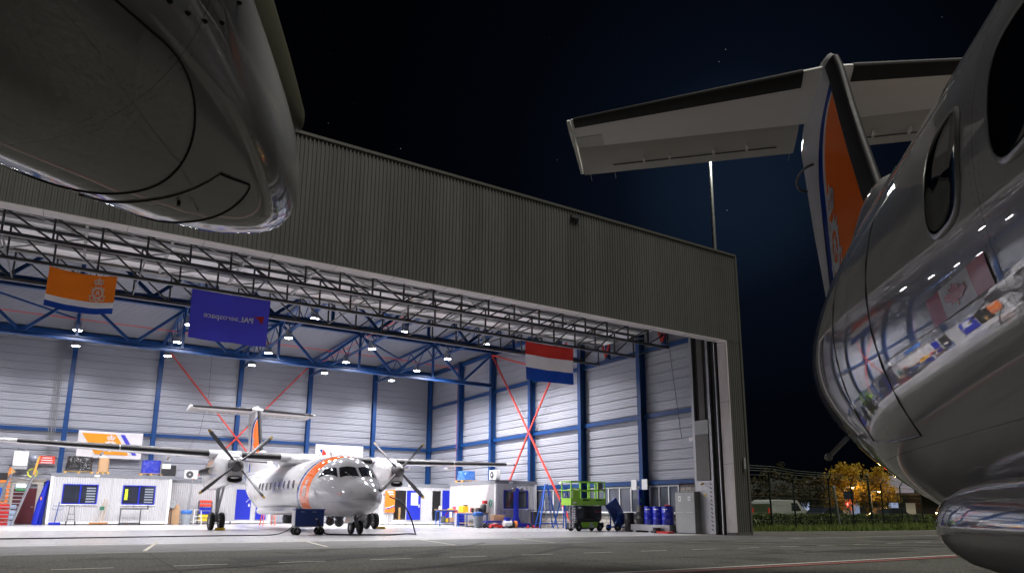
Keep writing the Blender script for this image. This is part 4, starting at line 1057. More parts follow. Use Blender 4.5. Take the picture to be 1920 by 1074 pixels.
handtruck('grey and red hand truck beside the cage trolley near the blue door',(9.6,51.3,0),GALV,1.25)
t=thing('broom','wide broom with wooden handle leaning between the two windows','broom',(2.25,50.35,0)); m=MB(); m.cbox((-.15,-.05,.12),(1.0,.1,.1)); m.build('broom_head',mat('bristle_brown',(.35,.17,.06),.8),t); m=MB(); m.tube([(-.1,-.03,.15),(.05,.15,1.55)],.018,6); m.tube([(.05,-.02,.1),(.2,.15,1.5)],.018,6); m.build('handle',WOOD,t); m=MB(); m.cbox((-.05,-.02,1.0),(.25,.08,.22)); m.build('dustpan',mat('dark_green_plastic',(.02,.12,.07),.5),t)
t=thing('steel_cart_frame','dark empty steel frame cart below the right cabin window','cart',(3.85,50.1,0)); m=MB()
for x in (-.65,.45): m.bar((x,0,.1),(x,0,1.0),.07)
for z in (.12,.98): m.bar((-.7,0,z),(.5,0,z),.08)
m.bar((.5,0,.98),(.85,0,.98),.07); m.bar((.83,0,.95),(.83,0,1.2),.07); m.bar((-.65,.4,.1),(.45,.4,.1),.07); m.build('frame',DKGREY,t)
for x in (-.65,.45): m=MB(); m.cyl((x-.02,-.05,.06),(x+.02,-.05,.06),.06,12); m.build('castor',BLACK,t)
t=thing('cardboard_box_stack','stack of brown cardboard boxes at the right end of the long cabin','boxes',(6.35,51.3,0)); m=MB()
for i,(w,h) in enumerate(((.62,.5),(.6,.42),(.5,.35))): z=.0+sum((.5,.42,.35)[:i]); m.box(-w/2,w/2,-.2,.25,z+.005,z+h)
m.build('box',CARD,t,bevel=.01)
t=thing('drum_fan','grey drum fan on a thin stand in front of the cardboard boxes','fan',(6.15,51.0,0)); m=MB(); m.tube([(0,0,0),(0,0,1.1)],.03,8); m.lathe([(.2,0),(.2,.03)],(0,0,0),(0,0,1),14); m.build('stand',DKGREY,t); m=MB(); m.lathe([(.2,-.12),(.24,0),(.2,.12)],(0,0,1.25),(0,1,.1),18); m.build('drum',GREYP,t,smooth=50)
def bin_(label,loc,lidm,h=.85):
    t=thing('waste_bin',label,'bin',loc,0,'waste bins'); m=MB(); m.lathe([(.24,.0),(.25,.03),(.30,h-.12),(.29,h-.1)],n=20); m.build('tub',mat('bin_grey',(.24,.27,.30),.5),t,smooth=40); m=MB(); m.lathe([(.33,h-.16),(.34,h-.02),(.3,h+.05),(.1,h+.09)],n=20); m.build('lid',lidm,t,smooth=40)
LIDB=mat('bin_lid_blue',(.03,.13,.45),.4)
bin_('grey bin with blue lid beside the cardboard boxes left of the main gear',(7.05,51.0,0),LIDB)
bin_('grey bin with blue lid in front of the cluttered workbench',(21.3,37.6,0),LIDB)
t=thing('step_stool','white folding step stool beside the grey bin','stool',(7.75,51.2,0)); m=MB()
for x in (-.2,.2): m.bar((x*1.2,-.25,0),(x,0,.95),.035); m.bar((x*1.2,.25,0),(x,0,.6),.035)
m.bar((-.2,0,.95),(.2,0,.95),.035); m.build('frame',WHITEP,t); m=MB(); m.box(-.21,.21,-.16,.08,.5,.54); m.box(-.22,.22,-.25,-.12,.26,.29); m.build('step',WHITEP,t)
t=thing('parts_shelf','bin shelf with red, blue and yellow trays behind the left main gear','shelf',(8.2,51.4,0)); m=MB()
for x in (-.42,.38): m.box(x,x+.04,-.2,.2,0,1.5)
for i in range(6): m.box(-.38,.38,-.2,.2,.2+i*.235,.22+i*.235)
m.build('frame',DKGREY,t)
for i in range(6):
    for j in range(4):
        m=MB(); x=-.37+j*.185; z=.222+i*.235; m.box(x+.005,x+.175,-.24,.15,z,z+.17); m.build('tray',(YELLOW,YELLOW,ROYAL,ROYAL,REDP,REDP)[i],t)
t=thing('cage_trolley','grey wire cage trolley behind the left main gear','trolley',(9.15,51.5,0)); m=MB()
m.bar((-.4,0,.15),(.4,0,.15),.05); m.bar((-.4,0,.95),(.4,0,.95),.03)
for i in range(7): x=-.4+i*.8/6; m.bar((x,0,.15),(x,0,.95),.022)
m.bar((-.4,.5,.15),(.4,.5,.15),.05); m.build('cage',GALV,t)
t=thing('step_ladder','orange fibreglass step ladder beneath the parked aircraft fuselage','ladder',(11.35,47.3,0)); m=MB()
for x in (-.3,.3): m.bar((x*1.25,-.45,0),(x*.75,0,1.6),.05); m.bar((x*1.25,.45,0),(x*.75,0,1.6),.05)
m.build('side_rail',mat('ladder_orange',(.72,.12,.03),.45),t); m=MB()
for i in range(5): z=.3+.28*i; k=z/1.6; m.box(-.3*(1.25-.5*k),.3*(1.25-.5*k),-.45*(1-k)-.04,-.45*(1-k)+.04,z,z+.025)
m.build('step',ALU,t)
# ---------------------------------------------------------------- NEAR AIRCRAFT: cart, cables, chocks
t=thing('ground_power_cart','dark blue ground power cart on two axles in front of the aircraft belly','cart',(8.52,28.9,0),R(-4))
m=MB(); m.box(-.56,.56,-.33,.33,.34,.98); m.build('cabinet',CARTBLUE,t,bevel=.02); m=MB(); m.box(-.58,.60,-.35,.35,.982,1.02); m.build('lid',CARTBLUE,t,bevel=.01)
m=MB(); m.box(-.585,-.56,-.3,.3,.36,.95); m.cbox((-.3,-.337,.9),(.16,.012,.025)); m.cbox((.15,-.337,.9),(.14,.012,.025)); m.cbox((.26,-.337,.62),(.08,.02,.06)); m.build('trim',ALU,t)
m=MB(); m.box(-.56,.56,-.35,.35,.30,.34); m.build('chassis',ALU,t)
for x in (-.46,.46):
    for y in (-.28,.28):
        m=MB(); tyre(m,Vector((x,y,.15)),.15,.09); m.build('wheel',[BLACK,GREYP],t,smooth=40); m=MB(); m.bar((x,y-.05,.15),(x,y-.03,.3),.03); m.build('fork',ALU,t)
cab=mat('black_cable_rubber',(.012,.012,.013),.5)
def cable(label,pts,r=.03):
    cu=[]; pts=[Vector(p) for p in pts]
    for i in range(len(pts)-1):
        p0=pts[max(i-1,0)];p1=pts[i];p2=pts[i+1];p3=pts[min(i+2,len(pts)-1)]
        for k in range(8):
            s=k/8; cu.append(.5*((2*p1)+(p2-p0)*s+(2*p0-5*p1+4*p2-p3)*s*s+(3*p1-p0-3*p2+p3)*s**3))
    m=MB(); m.tube(cu+[pts[-1]],r,8); o=m.build('power_cable',cab,smooth=60); tag(o,label,'cable','black cables on the hangar floor')
cable('thick black cable from the blue cart along the floor, up to the nose',[(8.8,28.55,.62),(8.86,28.5,.4),(9.0,28.2,.08),(9.4,27.8,.035),(10.4,27.2,.035),(11.3,26.9,.035),(12.0,27.05,.06),(12.35,27.0,.05),(12.45,27.2,.1),(12.38,27.6,.75),(12.2,28.1,1.3),(11.85,28.6,1.55)],.03)
cable('thin black cable running left from the blue cart across the hangar floor',[(8.0,28.9,.4),(7.6,28.7,.15),(7.0,28.4,.035),(5.5,28.2,.035),(3,27.9,.035),(0,27.6,.035),(-4,27.6,.035)],.022)
def chock(label,loc,rz):
    m=MB(); m.prism([(-.1,0),(.1,0),(.03,.13),(-.03,.13)],'y',-.22,.22); o=m.build('wheel_chock',YELLOW,bevel=.01); o.location=loc; o.rotation_euler=(0,0,rz); tag(o,label,'chock','yellow wheel chocks')
chock('yellow wheel chock in front of the left main wheels',(6.55,36.35,0),R(90)); chock('yellow wheel chock beside the right main wheels',(14.75,36.6,0),R(80))
# ---------------------------------------------------------------- WORKBENCHES (right of the aircraft)
t=thing('workbench','blue framed workbench on castors in front of the open cabin doors','workbench',(21.2,41.6,0)); m=MB()
for x in (-.62,.58):
    for y in (-.3,.26): m.box(x,x+.05,y,y+.05,.1,1.02)
m.box(-.62,.63,-.3,.31,.92,1.02); m.box(-.6,.6,-.28,.28,.22,.25); m.build('frame',LADBLUE,t)
m=MB(); m.box(-.7,.7,-.36,.36,1.022,1.06); m.build('table_top',WOOD,t)
for x in (-.6,.6): m=MB(); m.cyl((x,-.27,.05),(x+.04,-.27,.05),.05,10); m.build('castor',BLACK,t)
def small(name,label,cat,loc,fn,group=None):
    t=thing(name,label,cat,loc,0,group); fn(t); return t
def bottles(t):
    for i,x in enumerate((-.1,.02)): m=MB(); m.lathe([(.045,0),(.045,.16),(.015,.2),(.015,.25)],(x,0,0),n=12); m.build('bottle',WHITEP,t,smooth=40)
small('spray_bottle_pair','two white spray bottles on the blue castor workbench','bottles',(20.75,41.5,1.062),bottles)
def tray(t):
    m=MB(); m.box(-.12,.2,-.1,.1,0,.06); m.build('yellow_cloth',YELLOW,t,bevel=.02); m=MB(); m.box(.22,.4,-.08,.08,0,.2); m.build('pink_container',mat('pink_plastic',(.7,.1,.2),.4),t)
small('cleaning_kit','yellow cloth and pink containers on the blue castor workbench','cleaning kit',(21.4,41.5,1.062),tray)
def buck(t):
    m=MB(); m.lathe([(.14,0),(.17,.38)],n=16); m.build('drum',mat('olive_drum',(.1,.11,.09),.5),t,smooth=40); m=MB(); m.tube([(.15,0,.35),(.2,0,.55),(.32,0,.62)],.04,8); m.build('pump',REDPL,t)
small('oil_drum','small dark drum with a red pump on the lower shelf of the blue workbench','drum',(20.95,41.55,.252),buck)
def cbx(t): m=MB(); m.box(-.22,.2,-.16,.16,0,.3); m.build('carton',CARD,t,bevel=.01); m=MB(); m.box(-.45,-.3,-.1,.1,0,.26); m.build('yellow_can',YELLOW,t)
small('carton','brown carton beside a yellow can on the lower shelf of the blue workbench','carton',(21.55,41.55,.252),cbx)
t=thing('tool_drawer_cabinet','blue tool drawer cabinet with red top between the two workbenches','drawers',(21.95,41.3,0)); m=MB(); m.box(-.3,.3,-.25,.25,.06,.86); m.build('carcass',mat('pale_cabinet',(.5,.5,.56),.4),t)
for i in range(5): m=MB(); m.box(-.27,.27,-.275,-.251,.1+i*.15,.235+i*.15); m.build('drawer',ROYAL,t)
m=MB(); m.box(-.31,.31,-.27,.27,.862,.95); m.build('top_tray',REDPL,t)
t=thing('workbench','long cluttered workbench along the cabin side wall','workbench',(21.85,39.3,0)); m=MB()
for x in (-.33,.28):
    for y in (-1.3,1.25): m.box(x,x+.06,y,y+.06,0,.84)
m.box(-.33,.34,-1.3,1.31,.76,.84); m.build('frame',LADBLUE,t); m=MB(); m.box(-.4,.4,-1.4,1.4,.842,.89); m.box(-.3,.3,-1.2,1.2,.22,.25); m.build('table_top',WOOD,t)
small('tool_box','yellow orange tool box on the cluttered workbench','tool box',(21.7,40.2,.892),lambda t:(MB().cbox((0,0,.2),(.4,.6,.38)).build('box_body',mat('amber_plastic',(.75,.42,.02),.4),t,bevel=.02),MB().cbox((.02,-.2,.42),(.2,.2,.08)).build('box_handle',BLKPLAST,t)))
def pile(t):
    r=random.Random(4)
    for i in range(9):
        m=MB(); m.cbox((r.uniform(-.2,.2),-.6+i*.14,.1+.05*r.random()),(.22+.1*r.random(),.16,.16+.14*r.random()),r.random()*.6); m.build(('power_tool','tool_case')[i%2],(BLKPLAST,DKGREY,REDPL,BLKPLAST,GREYP,BLKPLAST,DKGREY,REDPL,BLKPLAST)[i],t,bevel=.015)
small('power_tool_pile','heap of black and red power tools and cases on the cluttered workbench','tools',(21.8,38.7,.892),pile)
def blower(t):
    m=MB(); m.lathe([(.16,0),(.2,.1),(.2,.4),(.12,.5)],n=16); m.build('tank',DKGREY,t,smooth=40); m=MB(); m.cbox((.06,-.05,.62),(.22,.3,.2)); m.build('red_head',REDPL,t,bevel=.02)
small('vacuum_cleaner','black vacuum cleaner with red head on the near end of the cluttered workbench','vacuum',(22.0,38.2,.892),blower)
t=thing('hose_coil','green hose coiled on the side wall of the right cabin','hose',(22.28,37.75,1.45)); m=MB()
for k in range(3): m.tube([(-.02-.02*k,.14*math.cos(a),.2*math.sin(a)) for a in frange(0,2*PI,18)],.02,6)
m.build('hose',mat('green_hose',(.02,.28,.2),.5),t)
t=thing('platform_cart','blue platform cart with a carton and a red jack under it, by the workbench end','cart',(21.75,36.5,0)); m=MB(); m.box(-.6,.6,-.3,.3,.32,.42); m.build('deck',ROYAL,t)
for x in (-.5,.5):
    for y in (-.22,.22): m=MB(); tyre(m,Vector((x,y,.12)),.12,.07); m.build('wheel',[BLACK,ALU],t)
m=MB(); m.tube([(.6,0,.4),(.72,0,.95)],.02,6); m.build('handle',ROYAL,t)
small('carton','large brown carton on the blue platform cart','carton',(21.95,36.5,.422),lambda t:MB().box(-.35,.4,-.22,.22,0,.34).build('carton_body',CARD,t,bevel=.01))
small('trolley_jack','red trolley jack on the floor before the blue platform cart','jack',(21.55,35.95,0),lambda t:(MB().prism([(-.4,.05),(.4,.05),(.35,.2),(-.1,.26),(-.4,.18)],'y',-.13,.13).build('jack_body',REDPL,t),MB().cyl((-.3,-.16,.06),(-.3,.16,.06),.06,12).build('roller',BLACK,t)))
small('air_compressor','small blue and white air compressor beside the red trolley jack','compressor',(22.3,35.9,0),lambda t:(MB().cyl((-.25,0,.28),(.25,0,.28),.17,18).build('tank',WHITEP,t,smooth=40),MB().cbox((0,0,.52),(.3,.22,.2)).build('motor',ROYAL,t),MB().cyl((.22,-.14,.09),(.22,.14,.09),.09,14).build('wheel',BLACK,t)))
small('cable_reel','orange and black cable reel on the floor left of the hoist base','reel',(22.75,35.8,0),lambda t:(MB().cyl((-.12,0,.22),(.12,0,.22),.2,18).build('drum',BLKPLAST,t),MB().cyl((-.08,-.0,.22),(.08,0,.22),.21,18).build('cord',ORANGE,t)))
t=thing('hoist_post','tall blue hoist post on a long blue base in front of the cabin window','hoist',(23.35,36.6,0)); m=MB(); m.box(-1.1,1.5,-.2,.2,.08,.26); m.build('base_beam',ROYAL,t); m=MB(); m.box(-.11,.11,-.11,.11,.26,2.35); m.prism([(-.3,.26),(.3,.26),(.11,.7),(-.11,.7)],'y',-.1,.1); m.build('post',ROYAL,t)
for x in (-.24,.3): m=MB(); m.lathe([(.04,-.1),(.11,-.06),(.12,.05),(.05,.08)],(x,-.12,2.25),(0,1,0),16); m.build('pulley',DKGREY,t,smooth=40)
m=MB(); m.bar((-.3,-.1,2.25),(.35,-.1,2.25),.05); m.build('cross_bar',ROYAL,t)
t=thing('t_handle_dolly','thin dark T handled dolly with red wheels before the hoist base','dolly',(23.75,35.6,0)); m=MB(); m.tube([(0,0,.1),(0,.05,1.15)],.022,6); m.bar((-.05,.05,1.05),(.35,.05,1.05),.05); m.bar((-.25,0,.1),(.25,0,.1),.05); m.build('frame',DKGREY,t)
for x in (-.2,.2): m=MB(); m.cyl((x-.03,0,.09),(x+.03,0,.09),.09,14); m.build('wheel',REDPL,t)
t=thing('refuse_sack','black refuse sack hanging on a stand left of the blue ladders','sack',(24.35,36.0,0)); m=MB(); load(m,.42,.4,.12,.95,9,1.12); m.build('sack',BLKPLAST,t,smooth=50); m=MB(); m.cyl((-.25,-.1,.07),(.25,-.1,.07),.06,10); m.build('wheel',REDPL,t); m=MB(); m.bar((-.22,-.05,.1),(-.22,-.05,1.0),.03); m.bar((.22,-.05,.1),(.22,-.05,1.0),.03); m.build('stand',ROYAL,t)
# ladders
def trestle(label,loc,h,rz,wd=.55):
    t=thing('rolling_ladder',label,'ladder',loc,rz,'blue rolling ladders'); m=MB()
    for x in (-wd,wd): m.bar((x,-.35,.08),(x*.12,0,h),.07); m.bar((x,.5,.08),(x*.12,.05,h),.06)
    m.bar((-wd*.9,-.33,.3),(wd*.9,-.33,.3),.05); m.bar((-wd*.7,-.2,1.05),(wd*.7,-.2,1.05),.04); m.bar((-wd*.9,.46,.3),(wd*.9,.46,.3),.05); m.build('frame',LADBLUE,t)
    m=MB()
    for x in (-.17,.17): m.bar((x,-.42,.5),(x,-.03,h*.86),.045)
    for i in range(6): z=.62+i*.3; k=(z-.5)/(h*.86-.5); m.bar((-.17,-.42+.39*k,z),(.17,-.42+.39*k,z),.05,.03)
    m.build('rung',ALU,t)
    for x in (-wd,wd): m=MB(); m.cyl((x,-.38,.06),(x+.04,-.38,.06),.06,10); m.build('castor',BLACK,t)
trestle('tall blue rolling ladder with pale rungs beside the black sack',(24.2,34.6,0),2.55,R(-15)); trestle('blue rolling ladder partly behind the green lift',(24.1,32.6,0),2.3,R(20),.5)
# ---------------------------------------------------------------- SCISSOR LIFT
t=thing('scissor_lift','lime green scissor lift with folded dark scissor stack by the right wall','scissor lift',(23.25,29.75,0))
m=MB(); m.box(-.95,.95,-.36,.36,.16,.42); m.box(-.7,.7,-.34,.34,.42,.62); m.build('chassis',BLKPLAST,t,bevel=.02)
m=MB(); m.box(-.55,.55,-.385,-.36,.17,.46); m.build('battery_cover',GREEN,t,bevel=.01); m=MB(); m.cbox((.1,-.39,.36),(.16,.012,.1)); m.cbox((.12,-.39,.24),(.3,.012,.08)); m.build('notice_plate',WHITEP,t)
for x in (-.68,.68):
    for y in (-.34,.34): m=MB(); tyre(m,Vector((x,y,.19)),.19,.13); m.build('wheel',[BLACK,GREYP],t,smooth=40)
for i in range(4):
    z=.66+i*.16; m=MB()
    for y in (-.3,.3): m.bar((-.85,y,z),(.85,y,z+.10),.05,.1); m.bar((-.85,y,z+.10),(.85,y,z),.05,.1)
    m.build('scissor_arm',DKGREY,t)
m=MB(); m.box(-.8,.8,-.32,.32,.5,1.28); m.build('scissor_cover',mat('lift_grey_cover',(.045,.045,.05),.5),t)
m=MB()
for x in (-1.22,-1.02): m.bar((x,-.3,.12),(x,-.3,1.28),.035)
for i in range(7): m.bar((-1.22,-.3,.2+i*.17),(-1.02,-.3,.2+i*.17),.035)
for i in range(8): m.cbox((-.88,-.3,.3+i*.12),(.1,.1,.06))
m.build('access_ladder',ALU,t)
m=MB(); m.box(-1.2,1.05,-.4,.4,1.30,1.36); m.box(-1.2,1.05,-.42,-.4,1.30,1.66); m.box(-1.22,-1.2,-.42,.42,1.30,1.66); m.box(1.05,1.07,-.42,.42,1.30,1.66); m.box(-1.2,1.05,.4,.42,1.30,1.66); m.build('platform',GREEN,t)
m=MB()
for y in (-.41,.41):
    for x in (-1.18,-.58,-.0,.55,1.02): m.bar((x,y,1.66),(x,y,2.5),.05)
    for z in (2.06,2.5): m.bar((-1.2,y,z),(1.05,y,z),.05)
for x in (-1.2,1.05):
    for z in (2.06,2.5): m.bar((x,-.41,z),(x,.41,z),.05)
m.build('guard_rail',GREEN,t)
m=MB(); m.box(-1.1,-.65,-.43,-.41,1.64,2.0); m.bar((-1.05,-.42,1.7),(-1.05,-.42,2.15),.05); m.bar((-.7,-.42,1.7),(-.7,-.42,2.15),.05); m.bar((-1.05,-.42,2.15),(-.7,-.42,2.15),.05); m.build('entry_gate',GREEN,t)
m=MB(); m.cbox((.75,-.3,2.3),(.3,.2,.34)); m.build('control_box',DKGREY,t,bevel=.02)
m=MB(); m.cbox((-.25,-.424,1.57),(.42,.008,.07)); m.cbox((.6,-.424,1.57),(.4,.008,.06)); m.build('logo_strip',mat('logo_dark_green',(.02,.07,.01),.5),t); m=MB(); m.cbox((-1.0,-.435,1.43),(.2,.008,.08)); m.cbox((-.6,-.33,1.18),(.18,.01,.05)); m.build('sticker',WHITEP,t)
m=MB(); m.cbox((.5,-.33,.98),(.12,.02,.08)); m.cbox((.75,-.33,.98),(.1,.02,.06)); m.build('red_switch',REDPL,t)
# tilted blue lifting table
t=thing('lift_table','blue lift table trolley with its steel deck tilted up beside the green lift','trolley',(24.95,29.2,0))
m=MB(); m.bar((-.42,0,1.5),(.35,0,.3),.8,.12,(0,1,0)); m.build('deck',CARTBLUE,t); m=MB(); m.bar((-.45,-.25,.2),(.45,-.25,.2),.08); m.bar((-.45,.25,.2),(.45,.25,.2),.08); m.bar((-.4,-.25,.25),(0,-.25,.95),.06); m.bar((.1,-.25,.25),(-.3,-.25,1.2),.05); m.bar((-.45,.0,.2),(-.45,0,1.0),.05); m.build('frame',LADBLUE,t)
for x in (-.3,.4):
    for y in (-.35,.35): m=MB(); tyre(m,Vector((x,y,.17)),.17,.08); m.build('wheel',[BLACK,ALU],t,smooth=40)
# barrels
t=thing('spill_pallet','galvanised spill pallet carrying the drums by the right wall','spill pallet',(24.8,26.15,0)); m=MB(); m.box(-.42,.42,-1.35,1.35,.1,.38); m.build('sump',GALV,t); m=MB()
for y in (-1.1,0,1.1): m.box(-.4,.4,y-.1,y+.1,0,.1)
m.build('foot',GALV,t)
def drum(label,loc,mt,h=.86,r=.28,lab=True,rag=False):
    t=thing('oil_drum',label,'drum',loc,0,'drums by the right wall'); m=MB(); m.lathe([(r*.96,0),(r,.02),(r,.27*h/.86),(r*1.03,.285*h/.86),(r,.3*h/.86),(r,.56*h/.86),(r*1.03,.575*h/.86),(r,.59*h/.86),(r,h-.02),(r*.97,h),(r*.93,h-.02)],n=24); m.build('barrel',mt,t,smooth=35)
    if lab: m=MB(); rr=r+.004; m.add([(rr*math.cos(a),rr*math.sin(a),z) for z in (h*.82,h*.88) for a in frange(PI*.95,PI*1.25,6)],[(i,i+1,i+8,i+7) for i in range(6)]); m.build('drum_label',WHITEP,t,fix=False)
    if rag: m=MB(); m.sphere((0,0,h+.03),.12,10,6,(1.3,1,.5)); m.build('rag',REDPL,t)
DRB=mat('drum_blue',(.012,.025,.42),.3,0,.1,coat=.3)
drum('first blue steel drum from the black drums on the spill pallet',(24.7,26.42,.382),DRB); drum('second blue steel drum from the black drums on the spill pallet',(24.7,25.82,.382),DRB); drum('blue steel drum with a red rag on top, nearest the grey cabinet',(24.7,25.2,.382),DRB,rag=True); drum('tall black plastic drum standing on the spill pallet beside the blue drums',(24.75,27.05,.382),BLKPLAST,.92,.29,False); drum('short black drum standing on the floor left of the spill pallet',(24.6,27.85,0),BLKPLAST,.95,.24,False)
small('black_bucket','black plastic bucket on the floor before the spill pallet','bucket',(24.15,25.4,0),lambda t:MB().lathe([(.16,0),(.2,.26),(.19,.265)],n=18).build('tub',BLKPLAST,t,smooth=40))
small('red_drip_tray','flat red drip tray on the floor before the grey cabinet','tray',(24.05,24.75,0),lambda t:MB().loft([[(x*k,y*k,z) for x,y in ((-.2,-.4),(.2,-.4),(.2,.4),(-.2,.4))] for k,z in ((.9,.005),(1,.1),(.96,.1),(.86,.03))],True,True).build('pan',REDPL,t))
t=thing('steel_cabinet','grey two door steel cabinet with white notices beside the door guide','cabinet',(24.85,23.95,0)); m=MB(); m.box(-.25,.25,-.6,.6,.0,1.92); m.build('carcass',mat('cabinet_dark_side',(.12,.125,.13),.45),t,bevel=.01)
for y0,y1 in ((-.595,-.005),(.005,.595)): m=MB(); m.box(-.275,-.251,y0,y1,.05,1.88); d=m.build('door',GREYP,t); m=MB(); m.cbox((-.285,(y0+y1)/2,.98),(.02,.4,.025)); m.build('door_handle',ALU,d); m=MB(); m.cbox((-.28,(y0+y1)/2,1.6),(.008,.17,.26 if y0>0 else .2)); m.build('notice',WHITEP,d); m=MB(); m.cbox((-.286,(y0+y1)/2,1.6),(.004,.05,.06)); m.build('pictogram',DKGREY,d)
# ---------------------------------------------------------------- GROUND
def asphalt():
    t=NT('apron_asphalt'); big=t.noise(.12,5,.6); mid=t.noise(1.3,5,.6); fine=t.noise(55,3,.7); sp=t.noise(130,2,.8)
    v=t.N('ShaderNodeTexVoronoi'); v.inputs['Scale'].default_value=70; t.link(t.co(),v.inputs['Vector'])
    c=t.mix(t.math('MULTIPLY_ADD',mid,.5,t.math('MULTIPLY',big,.5)),(.052,.0515,.049),(.10,.098,.092))
    c=t.mix(t.ramp(fine,[(.35,0.0),(.7,1.0)]),c,(.17,.167,.155),'MIX')
    c2=t.mix(.45,c,t.mix(t.ramp(v.outputs['Distance'],[(.1,(.22,.215,.20)),(.45,(.03,.03,.03))]),c,(.5,.5,.5),'MULTIPLY'))
    gr=t.noise(16,2,.75); c2=t.mix(1.0,c2,t.ramp(gr,[(.36,(.5,.5,.51)),(.52,(.95,.95,.95)),(.70,(1.6,1.57,1.5))]),'MULTIPLY')
    # stains
    st=t.ramp(t.noise(.55,6,.7,dist=1.0),[(.36,.0),(.46,1.0)])
    c3=t.mix(st,t.mix(.5,c2,(.02,.02,.02)),c2)
    t.set(Base_Color=c3,Specular_IOR_Level=.12,Roughness=t.math('MULTIPLY_ADD',mid,.25,.7),Normal=t.bump(fine,.5,.012)); return t.mat
def floor_mat(name,a,b,rough,stain=.4):
    t=NT(name); big=t.noise(.25,5,.6); mid=t.noise(2.5,5,.65); fine=t.noise(30,3)
    c=t.mix(big,a,b); c=t.mix(t.math('MULTIPLY',t.ramp(mid,[(.5,0.0),(.72,1.0)]),stain),c,tuple(x*.45 for x in a))
    t.set(Base_Color=c,Roughness=t.math('MULTIPLY_ADD',mid,.25,rough),Normal=t.bump(fine,.08,.003)); return t.mat
def sheet_obj(name,x0,x1,y0,y1,z,mt,nx=1,ny=1):
    m=MB(); m.add([(x0+(x1-x0)*i/nx,y0+(y1-y0)*j/ny,z) for j in range(ny+1) for i in range(nx+1)],[(j*(nx+1)+i,j*(nx+1)+i+1,(j+1)*(nx+1)+i+1,(j+1)*(nx+1)+i) for j in range(ny) for i in range(nx)])
    o=m.build(name,mt,None,fix=False); o['kind']='structure'; return o
sheet_obj('apron_ground',-400,600,-300,600,0,asphalt())
FLOOR=floor_mat('sealed_concrete_floor',(.33,.325,.335),(.43,.425,.43),.18,.3)
JT=mat('joint_sealant',(.016,.016,.017),.8,0,.3,3); PATCH=mat('asphalt_patch',(.035,.035,.034),.85,0,.3,5,.4,60); TYRE=wornpaint_t=mat('tyre_rubber_mark',(.028,.028,.028),.8,0,.35,7)
sheet_obj('hangar_floor',XL,XW+.3,22.55,YB+.1,.005,FLOOR)
sheet_obj('door_threshold',XL-.6,XR+1.0,18.25,22.55,.004,floor_mat('threshold_concrete',(.05,.05,.052),(.085,.084,.083),.55,.6))
def strip(m,p,q,w,z=.009):
    p=Vector(p);q=Vector(q);d=(q-p).normalized();n=Vector((-d.y,d.x))*w/2
    m.add([(p.x-n.x,p.y-n.y,z),(q.x-n.x,q.y-n.y,z),(q.x+n.x,q.y+n.y,z),(p.x+n.x,p.y+n.y,z)],[(0,1,2,3)])
def wornpaint(name,col):
    t=NT(name); n=t.noise(6,6,.7); f=t.noise(60,3); k=t.math('MULTIPLY_ADD',n,.7,t.math('MULTIPLY',f,.3)); c=lin(col)
    t.set(Base_Color=t.mix(t.ramp(k,[(.36,0.0),(.5,1.0)]),tuple(x*.35+.02 for x in c),c),Roughness=.6); return t.mat
WL=wornpaint('white_road_paint',(.55,.55,.52)); RL=wornpaint('red_road_paint',(.27,.085,.085)); YL=wornpaint('cream_floor_paint',(.5,.47,.36))
m=MB(); x=-14.32
while x<60: strip(m,(x,13.85-.006*max(x,0)),(x+.88,13.85-.006*max(x+.9,0)),.075); x+=1.79
strip(m,(-30,9.12),(70,9.12),.13); strip(m,(24,18.0),(70,17.95),.12)
o=m.build('white_marking',WL,None,fix=False); o['kind']='structure'
m=MB()
for y in (16.1,11.55,6.2): strip(m,(-20,y),(70,y+.15),.035,.003)
for x in (-6,1.5,9,16.5,24,31.5,39): strip(m,(x,-5),(x+.3,18.2),.035,.0032)
o=m.build('slab_joint',JT,None,fix=False); o['kind']='structure'
m=MB()
for c,rr,a0,a1 in (((-6,34),22.5,4.9,5.6),((-6,34),25.2,4.9,5.6),((34,30),19.5,3.6,4.5),((34,30),21.4,3.6,4.5)):
    pts=[(c[0]+rr*math.cos(a0+(a1-a0)*i/24),c[1]+rr*math.sin(a0+(a1-a0)*i/24)) for i in range(25)]
    for p_,q_ in zip(pts,pts[1:]): strip(m,p_,q_,.22,.006)
o=m.build('tyre_mark',TYRE,None,fix=False); o['kind']='structure'
m=MB(); strip(m,(3,15.2),(6.2,15.2),1.1,.0025); strip(m,(17,11.2),(19.4,11.3),1.4,.0025); strip(m,(12.2,16.6),(12.9,16.6),2.4,.0025); strip(m,(26,15.6),(30,15.5),.9,.0025); o=m.build('asphalt_repair',PATCH,None,fix=False); o['kind']='structure'
m=MB(); strip(m,(-30,8.82),(70,8.84),.26); o=m.build('red_marking',RL,None,fix=False); o['kind']='structure'
m=MB()
for a in (((6.8,23.85),(6.21,19.1)),((10.8,24.2),(9.8,18.6)),((14.3,23),(13.4,18.7)),((2.6,24),(1.8,19))): strip(m,*a,.09)
strip(m,(XL,22.1),(25,22.1),.05); strip(m,(XL,18.6),(26,18.6),.05)
o=m.build('cream_marking',YL,None,fix=False); o['kind']='structure'
m=MB(); strip(m,(XL,28.3),(25.4,28.3),.10,.010); strip(m,(XL,23.5),(25,23.5),.06,.010); strip(m,(XL,22.5),(25,22.5),.05,.010); o=m.build('floor_drain',BLACK,None,fix=False); o['kind']='structure'
